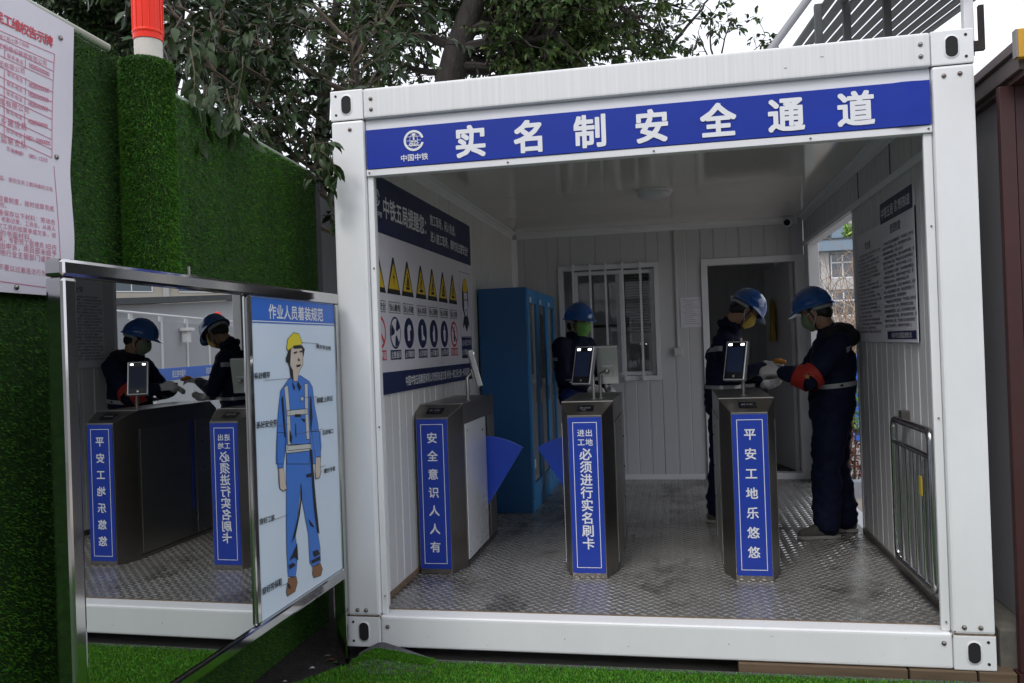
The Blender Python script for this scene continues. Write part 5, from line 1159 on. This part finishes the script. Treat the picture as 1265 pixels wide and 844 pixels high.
brr = [(4.6, 5.2), (6.4, 9.2)]
for k in range(3):
    a = Vector((5.1+k*.62, 5.5+k*1.75, 0)); b = a+Vector((.58, 1.68, 0)); dv = (b-a).normalized(); nv = Vector((dv.y, -dv.x, 0))*.06; z3 = Vector((0, 0, 1))
    br = thing('barrier_panel', ['white barrier panel with blue text band nearest the cabin opening', 'white barrier panel with blue text band in the middle of the row', 'white barrier panel with blue text band farthest from the cabin'][k], 'barrier', tuple(a+z3*-.09), group='barrier panels in the yard')
    part('panel', MB().prism([a+z3*-.05, b+z3*-.05, b+nv+z3*-.05, a+nv+z3*-.05], (0, 0, 1.22)), 'hoard', br)
    part('blue_band', MB().prism([a+z3*1.172, b+z3*1.172, b+nv+z3*1.172, a+nv+z3*1.172], (0, 0, .17)), 'bband', br)
    mb = MB(); text(mb, '中国中铁五局', a+dv*1.3-nv*.03+z3*1.257, -dv, (0, 0, 1), .11, .012); part('lettering', mb, 'letter', br, raw=True)
yl = thing('yard_lamp', 'white lamp fixed at the top of the grey yard hoarding', 'lamp', tuple(hx(.42)+Vector((-.1, 0, 1.9))))
c = hx(.42)+Vector((-.12, 0, 2.0)); part('lamp_head', MB().box(c.x-.14, c.x+.08, c.y-.12, c.y+.12, c.z+.05, c.z+.12).box(c.x-.08, c.x+.05, c.y-.07, c.y+.07, c.z-.2, c.z+.05), 'camw', yl, bevel=.01)
yd = thing('red_warning_light', 'red round warning light on a post of the yard hoarding', 'warning light', tuple(hx(.6)+Vector((0, 0, 2.35))))
c = hx(.6)+Vector((-.05, 0, 2.48)); part('light_ball', MB().ball(c, .09, 12), 'redplas', yd, smooth=60); part('light_foot', MB().lathe([(.03, -.14), (.03, -.05)], c, 10), 'dark', yd)
# yellow raincoat in the rear room and a dark cupboard
rc = thing('yellow_cloth', 'small yellow cloth hanging on the open leaf of the rear door', 'cloth', (2.62, 4.5, 1.45))
mb = MB(); n = 18; prof = [(.006, 1.86), (.03, 1.82), (.045, 1.74), (.040, 1.62), (.052, 1.52), (.050, 1.44)]; vs = []; fs = []
for (r, z) in prof:
    for k in range(n):
        a = 2*PI*k/n; rr = r*(1+.22*math.sin(a*5+z*9)); vs.append((2.615+rr*.55*math.cos(a), 4.52+rr*1.2*math.sin(a), z))
for i in range(len(prof)-1):
    for k in range(n): a = i*n+k; b = i*n+(k+1) % n; fs.append((a, b, b+n, a+n))
mb.add(vs, fs); part('cloth_fold', mb, 'yelcoat', rc, smooth=60)
part('hook', MB().tube([(2.648, 4.52, 1.87), (2.615, 4.52, 1.87), (2.612, 4.52, 1.85)], .004, 6), 'steel', rc)
rf = thing('rear_cupboard', 'dark low cupboard inside the rear room', 'cupboard', (2.3, 5.5, FZ))
part('cupboard_body', MB().box(2.1, 2.5, 5.4, 5.8, FZ+.001, .75), 'greydark', rf, bevel=.005); part('cupboard_top', MB().box(2.08, 2.52, 5.38, 5.82, .751, .775), 'greydark', rf)
# unseen block added behind the camera to darken the cabin and fill steel reflections
of = facade('unseen_office_row', 'long white two storey block added unseen behind the camera to cut low sky', 0, 26, 0, -.09, 2, 2.9, 2.6, 'hoard', ww=.5, wh=.42, depth=5)
of.location = (14, -13.5, -.09); of.rotation_euler = (0, 0, PI)
# bits of debris at the cabin corner
for k, (x, y, s_, m) in enumerate([(-.09, -.02, .022, 'leafred'), (-.14, -.13, .016, 'letter'), (-.05, -.05, .018, 'leaf3'), (-.2, -.30, .012, 'letter'), (-.13, .03, .02, 'drytwig')]):
    mb = MB(); mb.add([(x-s_, y, -.066), (x, y-s_*.4, -.060), (x+s_, y+.003, -.062), (x, y+s_*.5, -.058)], [(0, 1, 2, 3)]); mb.add([(x-s_, y, -.068), (x, y-s_*.4, -.063), (x+s_, y+.003, -.066), (x, y+s_*.5, -.066)], [(3, 2, 1, 0)])
    tag(mb.build('fallen_leaf', M[m]), ['reddish fallen leaf on the soil at the cabin corner', 'white scrap lying on the black soil near the mat edge', 'green fallen leaf on the soil at the cabin corner', 'tiny white scrap nearest the camera on the soil', 'dry brown leaf close to the cabin wall on the soil'][k], 'litter', 'litter on the soil by the cabin corner')
# ================================================================== people
def blob_mesh(mb, voxel, smooth=4, wr=None, seed=0):
    b = mb.bm(); me = bpy.data.meshes.new('tmp'); b.to_mesh(me); b.free()
    o = bpy.data.objects.new('tmp', me); COL.objects.link(o)
    m = o.modifiers.new('r', 'REMESH'); m.mode = 'VOXEL'; m.voxel_size = voxel; m.use_smooth_shade = True
    s = o.modifiers.new('s', 'SMOOTH'); s.factor = .5; s.iterations = smooth
    dg = bpy.context.evaluated_depsgraph_get(); dg.update()
    r = bpy.data.meshes.new_from_object(o.evaluated_get(dg)); bpy.data.objects.remove(o); bpy.data.meshes.remove(me)
    if wr:
        r.update()
        for v in r.vertices:
            p = v.co; f = noise.noise(Vector((p.x*wr[1]+seed, p.y*wr[1], p.z*wr[1]*1.7)))+.6*noise.noise(Vector((p.x*wr[1]*2.3, p.y*wr[1]*2.3+seed, p.z*wr[1]*4)))
            v.co = p + v.normal*f*wr[0]
    for p in r.polygons: p.use_smooth = True
    return r
def capsule(mb, a, b, ra, rb, n=14):
    a, b = Vector(a), Vector(b); d = (b-a).normalized(); pts = []; rs = []
    for t in (-90, -60, -30, 0): pts.append(a+d*ra*math.sin(R(t))); rs.append(max(.0005, ra*math.cos(R(t))))
    for t in (0, 30, 60, 90): pts.append(b+d*rb*math.sin(R(t))); rs.append(max(.0005, rb*math.cos(R(t))))
    mb.tube(pts, rs, n)
def chain(mb, pts, rs):
    for i in range(len(pts)-1): capsule(mb, pts[i], pts[i+1], rs[i], rs[i+1])
def putmesh(name, me, m, parent):
    me.name = name; me.materials.clear(); me.materials.append(M[m]); return link(name, me, parent)
def hand_geo(mb, wrist, d, palm_n, s=1.0, curl=.6, thumb=1, glove=0):
    """hand with palm, four unequal fingers and a side thumb; d: pointing direction, palm_n: palm normal"""
    w = Vector(wrist); d = Vector(d).normalized(); n = Vector(palm_n); n = (n-d*n.dot(d)).normalized(); x = d.cross(n)*thumb
    g = glove
    capsule(mb, w, w+d*.03*s, .023*s+g, .026*s+g)
    for q in (-.024, -.008, .008, .024): capsule(mb, w+d*.02*s+x*q*.8*s, w+d*.082*s+x*q*s, .0135*s+g, .0115*s+g, 8)
    for q, l in ((.028, .066), (.0095, .075), (-.0095, .070), (-.028, .054)):
        p = w+d*.084*s+x*q*s; dd = d.copy(); seg = (.45, .32, .25); a = 0
        for k, fr in enumerate(seg):
            a += curl*(.55 if k == 0 else .75); e = p+(d*math.cos(a)+n*math.sin(a))*l*fr*s; capsule(mb, p, e, (.0088-.0009*k)*s+g, (.0082-.001*k)*s+g, 8); p = e
    p = w+d*.022*s+x*.024*s; e = p+(d*.55+x*.75+n*.25).normalized()*.040*s; f = e+(d*.85+x*.15+n*.45).normalized()*.032*s; h = f+(d*.8-x*.15+n*.5).normalized()*.022*s
    chain(mb, [p, e, f, h], [.013*s+g, .0105*s+g, .0095*s+g, .0075*s+g])
def person(label, loc, rz, P):
    t = thing('person', label, 'person', loc, rz, None, local=True)
    J = {k: Vector(v) for k, v in P['J'].items()}
    hd = J['head']; pit = R(P.get('bow', 20)); yaw_ = R(P.get('turn', 0))
    HM = Matrix.Translation(hd) @ Matrix.Rotation(yaw_, 4, 'Z') @ Matrix.Rotation(pit, 4, 'Y')
    H = lambda x, y, z: HM @ Vector((x, y, z)); H3 = HM.to_3x3()
    # ---- continuous body
    mb = MB()
    mb.ball(H(-.012, 0, .045), (.094, .075, .088), 20, m=H3); mb.ball(H(.02, 0, -.02), (.072, .064, .088), 18, m=H3)
    mb.ball(H(.048, 0, -.078), (.034, .036, .030), 14, m=H3)                                             # chin
    chain(mb, [H(.082, 0, .022), H(.098, 0, -.018)], [.009, .0145]); mb.ball(H(.090, .010, -.022), .009, 8); mb.ball(H(.090, -.010, -.022), .009, 8)   # nose
    chain(mb, [H(.083, .014, -.050), H(.083, -.014, -.050)], [.0085, .0085]); chain(mb, [H(.078, .012, -.060), H(.078, -.012, -.060)], [.009, .009])  # lips
    chain(mb, [H(.080, .014, .034), H(.068, .045, .030)], [.010, .009]); chain(mb, [H(.080, -.014, .034), H(.068, -.045, .030)], [.010, .009])        # brow
    for s in (-1, 1): mb.ball(H(-.008, s*.077, -.005), (.019, .008, .031), 12, m=H3)                    # ears
    chain(mb, [H(-.025, 0, -.055), J['neck']+Vector((0, 0, .02)), J['neck']-Vector((0, 0, .05))], [.052, .054, .065])
    chain(mb, [J['neck']-Vector((0, 0, .10)), J['chest'], J['pelvis']], [.09, .115, .11])
    for s in ('L', 'R'):
        chain(mb, [J['sh'+s], J['el'+s], J['wr'+s]], [.050, .038, .026])
        chain(mb, [J['hip'+s], J['kn'+s], J['an'+s]], [.078, .052, .038]); chain(mb, [J['an'+s]+Vector((-.02, 0, -.04)), J['an'+s]+Vector((.12, 0, -.05))], [.03, .026])
        hand_geo(mb, J['wr'+s], P['hd'+s], P['pn'+s], .90, P.get('curl', .5), P.get('th'+s, 1))
    body = putmesh('body', blob_mesh(mb, .0062, 2), 'skin', t)
    for s in (-1, 1):
        MB().ball(H(.074, s*.030, .014), (.012, .012, .010), 10, m=H3).build('eye', M['eye'], body, smooth=60)
    # ---- hair
    mb = MB(); mb.ball(H(-.024, 0, .030), (.092, .0795, .088), 18, m=H3); mb.ball(H(-.060, 0, -.02), (.048, .066, .056), 14, m=H3)
    for s in (-1, 1): capsule(mb, H(.012, s*.073, .03), H(.008, s*.073, -.006), .014, .008)
    putmesh('hair', blob_mesh(mb, .008, 2, (.003, 60)), 'hair', body)
    # ---- helmet
    mb = MB(); nphi, nt = 40, 12; vs = []; fs = []
    rx, ry, rz_ = .136, .112, .132
    for i in range(nt+1):
        tt = PI/2*i/nt
        for k in range(nphi):
            a = 2*PI*k/nphi; cx, sy = math.cos(a), math.sin(a)
            r = math.sin(tt); z = rz_*math.cos(tt); rid = .007*math.exp(-(sy*ry*r/.018)**2)*(1 if tt < 1.35 else .3) + .003*math.exp(-((abs(sy*ry*r)-.04)/.008)**2)
            vs.append((rx*r*cx, ry*r*sy, z+rid*math.cos(tt*.6)))
    def ring(f): b = len(vs); [vs.append(f(2*PI*k/nphi)) for k in range(nphi)]; return b
    br = lambda a, e, dz: ((rx+e+(.026+e*.5)*max(0, math.cos(a))**2.2)*math.cos(a), (ry+e+.006*abs(math.cos(a)))*math.sin(a), dz-.014*max(0, math.cos(a))**2)
    ring(lambda a: br(a, .010, -.010)); ring(lambda a: br(a, .010, -.014)); ring(lambda a: (rx*.955*math.cos(a), ry*.955*math.sin(a), -.012)); ring(lambda a: (rx*.72*math.cos(a), ry*.72*math.sin(a), rz_*.62)); 
    rows = nt+1+4
    for i in range(rows-1):
        for k in range(nphi): a = i*nphi+k; b = i*nphi+(k+1) % nphi; fs.append((a, b, b+nphi, a+nphi))
    fs.append(tuple(range((rows-1)*nphi, rows*nphi)))
    hm = HM @ Matrix.Translation((-.002, 0, .042)) @ Matrix.Rotation(R(P.get('htilt', -4)), 4, 'Y')
    mb.add([hm @ Vector(v) for v in vs], fs); he = mb.build('helmet', M['helmet'], t, smooth=50)
    mb = MB()
    for s in (-1, 1):                                                                                 # print on the sides
        m3 = hm @ Vector((0, s*.1085, .045)); u_ = (hm.to_3x3() @ Vector((-s, 0, 0))); v_ = hm.to_3x3() @ Vector((0, -s*.42, 1)); text(mb, '中国中铁', m3-u_*.036+hm.to_3x3() @ Vector((0, s*.004, 0)), u_, v_, .023, .0)
    f3 = hm.to_3x3(); emblem(mb, hm @ Vector((.127, 0, .058)), f3 @ Vector((0, 1, 0)), f3 @ Vector((-.45, 0, 1)).normalized(), .020)
    mb.build('lettering', M['bband'], he, raw=True)
    mb = MB(); pts = [hm @ Vector((-.112*math.cos(a), .092*math.sin(a), -.024)) for a in [R(-75+10*k) for k in range(16)]]
    for i_ in range(len(pts)-1): capsule(mb, pts[i_], pts[i_+1], .014, .014, 8)
    mb.build('helmet_band', M['helmin'], he, smooth=60)
    st = [hm @ Vector((.015, .090, -.01)), H(.008, .078, -.04), H(.030, .05, -.095), H(.042, 0, -.112), H(.030, -.05, -.095), H(.008, -.078, -.04), hm @ Vector((.015, -.090, -.01))]
    MB().tube(st, .0038, 6).build('chin_strap', M['black'], he, smooth=60)
    # ---- mask: a curved cup over nose, mouth and chin
    mb = MB(); vs = []; nu, nv = 16, 10
    for j in range(nv+1):
        v = j/nv; z = .012-.115*v
        for i in range(nu+1):
            a = R(-66+132*i/nu); rr = .092+.024*math.exp(-((v-.42)/.35)**2)*math.cos(a)**2-.018*max(0, v-.65)/.35
            zz = z-.010*(1-math.cos(a))*(1 if v < .5 else -1)
            vs.append(H(rr*math.cos(a)*.93+.004, rr*math.sin(a)*.86, zz))
    fs = [(j*(nu+1)+i, j*(nu+1)+i+1, (j+1)*(nu+1)+i+1, (j+1)*(nu+1)+i) for j in range(nv) for i in range(nu)]
    nn_ = len(vs); v2 = [v+(v-H(0, 0, -.04)).normalized()*.003 for v in vs]
    per = list(range(nu+1))+[j*(nu+1)+nu for j in range(1, nv+1)]+[nv*(nu+1)+i for i in range(nu-1, -1, -1)]+[j*(nu+1) for j in range(nv-1, 0, -1)]
    mb.add(vs+v2, [f[::-1] for f in fs]+[tuple(q+nn_ for q in f) for f in fs]+[(per[k], per[(k+1) % len(per)], per[(k+1) % len(per)]+nn_, per[k]+nn_) for k in range(len(per))])
    mk_ = mb.build('mask', M[P['mask']], t, smooth=60)
    for s in (-1, 1): MB().tube([H(.044, s*.077, -.005), H(-.012, s*.086, .012), H(-.024, s*.082, -.012)], .0018, 5).tube([H(.030, s*.072, -.08), H(.0, s*.083, -.045), H(-.022, s*.082, -.02)], .0018, 5).build('mask_loop', M['letter'], mk_)
    # ---- jacket
    mb = MB(); pe, ch, nk = J['pelvis'], J['chest'], J['neck']; jr = P.get('bulk', 1.0)
    def ell(c, rx_, ry_, rz_, tilt=0): mb.ball(c, (rx_*jr, ry_*jr, rz_), 18, m=Matrix.Rotation(tilt, 3, 'Y'))
    for k in range(9):
        u = k/8; c = pe.lerp(ch, u)+Vector((0, 0, -.07*(1-u))); ell(c, .135+.012*math.sin(u*PI), .178+.012*u, .075)
    ell(ch+Vector((0, 0, .04)), .140, .200, .10); ell(ch.lerp(nk, .55), .115, .175, .085)
    shm = (J['shL']+J['shR'])/2; capsule(mb, J['shL'], J['shR'], .074*jr, .074*jr)
    chain(mb, [nk-Vector((0, 0, .06)), nk+Vector((.0, 0, .012))], [.092, .072])
    for s in ('L', 'R'):
        a, b, c = J['sh'+s], J['el'+s], J['wr'+s]; chain(mb, [a, a.lerp(b, .5), b], [.078*jr, .069*jr, .064*jr]); c2 = b.lerp(c, .90); chain(mb, [b, b.lerp(c, .5), c2], [.064*jr, .058*jr, .044])
    jm = blob_mesh(mb, .0115, 3, (.0125, 8.5), P['seed']); jk = putmesh('jacket', jm, 'navy', t)
    jm.update(); bvh = BVHTree.FromObject(jk, bpy.context.evaluated_depsgraph_get()) if False else BVHTree.FromPolygons([v.co.copy() for v in jm.vertices], [tuple(p.vertices) for p in jm.polygons])
    def band(name, m, c, ax, a0, a1, w, n=40, rmax=.4, off=.0035):
        """strip wrapped on the jacket: rays from centre c, perpendicular to axis ax"""
        c = Vector(c); ax = Vector(ax).normalized(); e1 = ax.orthogonal().normalized(); e1 = Vector((1, 0, 0))-ax*ax.x if abs(ax.x) < .9 else Vector((0, 1, 0)); e1.normalize(); e2 = ax.cross(e1)
        vs = []; ok = True
        for k in range(n+1):
            a = R(a0+(a1-a0)*k/n); d = e1*math.cos(a)+e2*math.sin(a)
            for q in (-.5, .5):
                o_ = c+ax*q*w; h = bvh.ray_cast(o_+d*rmax, -d)
                r = (h[0]-o_).length if h[0] is not None and (h[0]-o_).length < rmax else .12
                vs.append((o_, d, r))
        rs = [v[2] for v in vs]
        for _ in range(2): rs = [min(rs[i], (rs[max(i-2, 0)]+rs[i]+rs[min(i+2, len(rs)-1)])/3+.004) if 1 < i < len(rs)-2 else rs[i] for i in range(len(rs))]
        pts = [v[0]+v[1]*(r+off) for v, r in zip(vs, rs)]; mb = MB(); m0 = len(pts)
        mb.add(pts+[p-v[1]*.006 for p, v in zip(pts, vs)], [(2*k, 2*k+2, 2*k+3, 2*k+1) for k in range(n)]+[(2*k+m0, 2*k+1+m0, 2*k+3+m0, 2*k+2+m0) for k in range(n)]+[(2*k, 2*k+m0, 2*k+2+m0, 2*k+2) for k in range(n)]+[(2*k+1, 2*k+3, 2*k+3+m0, 2*k+1+m0) for k in range(n)])
        return mb.build(name, M[m], jk, smooth=50)
    for args in P['bands']: band(*args)
    for s_ in (-1, 1):
        cpt = ch+Vector((.05, s_*.10, -.02)); h = bvh.ray_cast(cpt+Vector((.3, 0, 0)), Vector((-1, 0, 0)))
        if h[0] is not None:
            q = h[0]; MB().box(q.x-.004, q.x+.006, q.y-.045, q.y+.045, q.z-.012, q.z+.022).build('pocket_flap', M['navy'], jk, bevel=.002)
    zp = []
    for k in range(14):
        zz = pe.z-.02+(nk.z-.06-pe.z)*k/13; h = bvh.ray_cast(Vector((.5, 0, zz)), Vector((-1, 0, 0)))
        if h[0] is not None: zp.append(h[0]+Vector((.002, 0, 0)))
    if len(zp) > 3: MB().tube(zp, .004, 5).build('zip', M['black'], jk)
    # collar / hood
    mb = MB()
    if P.get('hood'):
        for k in range(9):
            a = R(60+30*k); c = nk+Vector((.062*math.cos(a)-.012, .098*math.sin(a), .012-.02*math.cos(a))); mb.ball(c, (.044, .044, .042), 12)
        mb.ball(nk+Vector((-.115, 0, -.030)), (.075, .118, .068), 16); mb.ball(nk+Vector((-.10, 0, .02)), (.062, .10, .045), 16)
        putmesh('hood', blob_mesh(mb, .010, 2, (.007, 14), 3), 'fleece', t)
    else:
        for k in range(12):
            a = 2*PI*k/12; c = nk+Vector((.066*math.cos(a), .070*math.sin(a), .020+.018*math.cos(a)*-1)); mb.ball(c, (.022, .022, .032), 8)
        putmesh('collar', blob_mesh(mb, .008, 2), 'navy', t)
    # ---- trousers and shoes
    mb = MB()
    for s in ('L', 'R'):
        a, b, c = J['hip'+s], J['kn'+s], J['an'+s]; k_ = P.get('legs', 1.0)
        chain(mb, [a+Vector((0, 0, .05)), a.lerp(b, .5), b], [.112*k_, .100*k_, .082*k_]); chain(mb, [b, b.lerp(c, .55), c+Vector((0, 0, .015))], [.082*k_, .084*k_, .080*k_])
        mb.ball(c+Vector((0, 0, .035)), (.084*k_, .078*k_, .032), 14); mb.ball(c+Vector((0, 0, .10)), (.090*k_, .082*k_, .030), 14)
    mb.ball(pe-Vector((0, 0, .02)), (.130, .170, .12), 18)
    putmesh('trousers', blob_mesh(mb, .0115, 2, (.0135, 8), P['seed']+5), P.get('tmat', 'navy_t'), t)
    for s in ('L', 'R'):
        c = J['an'+s].copy(); c.z = 0; fd = Vector(P.get('ft'+s, (1, 0, 0))).normalized(); sd_ = Vector((-fd.y, fd.x, 0)); Mt = Matrix((fd, sd_, Vector((0, 0, 1)))).transposed()
        q = lambda x, y, z: c + Mt @ Vector((x, y, z))
        mb = MB(); chain(mb, [q(-.035, 0, .045), q(.05, 0, .045), q(.135, 0, .038), q(.172, 0, .032)], [.040, .040, .038, .030]); chain(mb, [q(-.02, 0, .05), q(-.005, 0, .115)], [.044, .044]); chain(mb, [q(.0, 0, .09), q(.10, 0, .052)], [.040, .034])
        so = putmesh('shoe', blob_mesh(mb, .0075, 2), 'shoe', t)
        ol = [(-.082, .0), (-.075, .026), (-.03, .038), (.05, .038), (.13, .044), (.185, .034), (.206, .0), (.185, -.034), (.13, -.044), (.05, -.036), (-.03, -.038), (-.075, -.026)]
        MB().prism([q(x, y, .0015) for x, y in ol], (0, 0, .022)).build('sole', M['sole'], so, bevel=.004)
        for k in range(4): MB().tube([q(.045+k*.022, -.022, .093-k*.012), q(.052+k*.022, .022, .093-k*.012)], .0025, 5).build('shoelace', M['letter'] if P.get('lace') else M['shoe'], so)
    # ---- gloves
    for s in ('L', 'R'):
        g = P.get('gl'+s)
        if g:
            mb = MB(); hand_geo(mb, J['wr'+s], P['hd'+s], P['pn'+s], .92, P.get('curl', .5), P.get('th'+s, 1), glove=.0022)
            dv = (J['wr'+s]-J['el'+s]).normalized(); capsule(mb, J['wr'+s]-dv*.05, J['wr'+s]+dv*.01, .034, .030)
            putmesh('glove', blob_mesh(mb, .0045, 1), g, t)
    return t
BAND = [('reflective_strip', 'refl', (0, 0, .98), (0, 0, 1), -170, 170, .034)]
# worker standing in the side opening, facing left
w3 = person('worker in blue helmet and dark hooded jacket with a red armband by the side opening', (2.635, 1.86, FZ), PI, dict(seed=1, bulk=1.04, legs=1.10, hood=True, bow=24, turn=-24, htilt=-8,
    J=dict(pelvis=(-.03, 0, .86), chest=(-.055, 0, 1.12), neck=(-.035, 0, 1.335), head=(.045, 0, 1.475), shL=(-.065, .170, 1.255), shR=(-.045, -.170, 1.255), elL=(.13, .225, 1.045), elR=(.08, -.24, 1.05),
           wrL=(.30, .10, 1.095), wrR=(.275, -.10, 1.075), hipL=(-.02, .09, .82), hipR=(-.055, -.09, .82), knL=(.03, .10, .46), knR=(-.06, -.10, .46), anL=(.035, .10, .085), anR=(-.11, -.09, .085)),
    hdL=(1, -.05, .10), pnL=(.1, -.8, -.6), hdR=(1, .25, .05), pnR=(0, .5, -.8), thL=-1, thR=1, glL='glove', glR='glove', curl=.75, mask='maskd', ftL=(1, .25, 0), ftR=(1, -.1, 0), lace=False,
    bands=[('reflective_strip', 'refl', (-.04, 0, .995), (.10, 0, 1), 60, 300, .030), ('reflective_strip', 'refl', (-.055, 0, 1.215), (.22, 0, 1), 100, 260, .034)]))
# worker bending his head over the other one's hands, facing right
w2 = person('worker in blue helmet and yellow mask bending his head behind the right turnstile', (2.045, 2.30, FZ), 0, dict(seed=4, bulk=.93, legs=.9, bow=42, turn=14, htilt=-2,
    J=dict(pelvis=(-.05, 0, .88), chest=(-.035, 0, 1.16), neck=(.015, 0, 1.40), head=(.125, -.01, 1.515), shL=(-.02, .175, 1.30), shR=(-.04, -.175, 1.30), elL=(.10, .22, 1.04), elR=(.03, -.235, 1.05),
           wrL=(.235, .02, .985), wrR=(.24, -.12, 1.125), hipL=(-.0, .09, .84), hipR=(-.06, -.09, .84), knL=(.04, .10, .46), knR=(-.09, -.10, .46), anL=(.04, .10, .085), anR=(-.125, -.10, .085)),
    hdL=(1, -.1, .05), pnL=(0, -.6, .6), hdR=(1, -.05, .12), pnR=(0, .3, -1), thL=1, thR=1, glL='glove', glR='glove', curl=.55, mask='masky', ftL=(1, .2, 0), ftR=(1, -.15, 0),
    bands=[('reflective_strip', 'refl', (-.045, 0, .975), (0, 0, 1), -170, 170, .026), ('reflective_strip', 'refl', (-.04, -.175, 1.245), (.1, .1, 1), 110, 260, .034)]))
# worker behind the middle turnstile
w1 = person('worker in blue helmet and bright green mask standing before the barred window', (.850, 3.05, FZ), R(-30), dict(seed=8, bulk=1.0, legs=.95, bow=6, turn=0, htilt=-3,
    J=dict(pelvis=(-.02, 0, .90), chest=(-.03, 0, 1.18), neck=(-.005, 0, 1.365), head=(.030, 0, 1.495), shL=(-.03, .185, 1.31), shR=(-.03, -.185, 1.31), elL=(.02, .245, 1.05), elR=(.03, -.245, 1.05),
           wrL=(.20, .15, .94), wrR=(.20, -.13, .95), hipL=(0, .09, .85), hipR=(0, -.09, .85), knL=(.02, .10, .47), knR=(.02, -.10, .47), anL=(-.01, .11, .085), anR=(-.01, -.11, .085)),
    hdL=(1, -.5, -.1), pnL=(0, -.6, -.6), hdR=(1, .5, -.1), pnR=(0, .6, -.6), thL=-1, thR=1, glL='glove', glR='glove', curl=.6, mask='maskg', tmat='bluecloth',
    bands=[('reflective_strip', 'refl', (-.03, 0, 1.02), (0, 0, 1), -170, 170, .028), ('reflective_strip', 'refl', (-.03, -.185, 1.20), (0, 0, 1), 100, 290, .03)]))
# red armband of the hooded worker and orange palm of the other's glove
def armband(t, a, b, r0, r1, m, name='armband'):
    a, b = Vector(a), Vector(b); mb = MB(); d = (b-a); n = 6; u = d.normalized().orthogonal()
    mb.tube([a+d*k/n+u*.002*math.sin(k*2.2) for k in range(n+1)], [r0+(r1-r0)*k/n+.002*math.sin(k*1.9) for k in range(n+1)], 22, cap=False)
    return mb.build(name, M[m], t, smooth=60)
aE, aW = Vector((.13, .225, 1.045)), Vector((.30, .10, 1.095)); aS = Vector((-.065, .170, 1.255))
ab = armband(w3, aE.lerp(aS, .16), aE.lerp(aW, .02), .084, .086, 'armband')
ab2 = armband(w3, aE.lerp(aW, .0), aE.lerp(aW, .46), .086, .072, 'armband')
pc = aE.lerp(aW, .16)+Vector((.0, .088, .012)); A = [(pc.x+math.cos(R(90+72*k+(36 if k2 else 0)))*(.009 if k2 else .021), pc.y+.004, pc.z+math.sin(R(90+72*k+(36 if k2 else 0)))*(.009 if k2 else .021)) for k in range(5) for k2 in (0, 1)]
MB().prism(A, (0, .003, 0)).build('yellow_star', M['armyel'], ab2)
o_w = [c for c in kids(w2) if c.name.startswith('glove')]
mb = MB(); wr = Vector((.24, -.12, 1.125)); hd_ = Vector((1, -.05, .12)).normalized()
mb.ball(wr+hd_*.095+Vector((0, -.005, .014)), (.036, .034, .022), 14); mb.ball(wr+hd_*.125+Vector((0, -.012, .004)), (.026, .030, .018), 12)
putmesh('glove_coating', blob_mesh(mb, .006, 2), 'gloveo', w2)

bpy.data.objects.remove(_to)
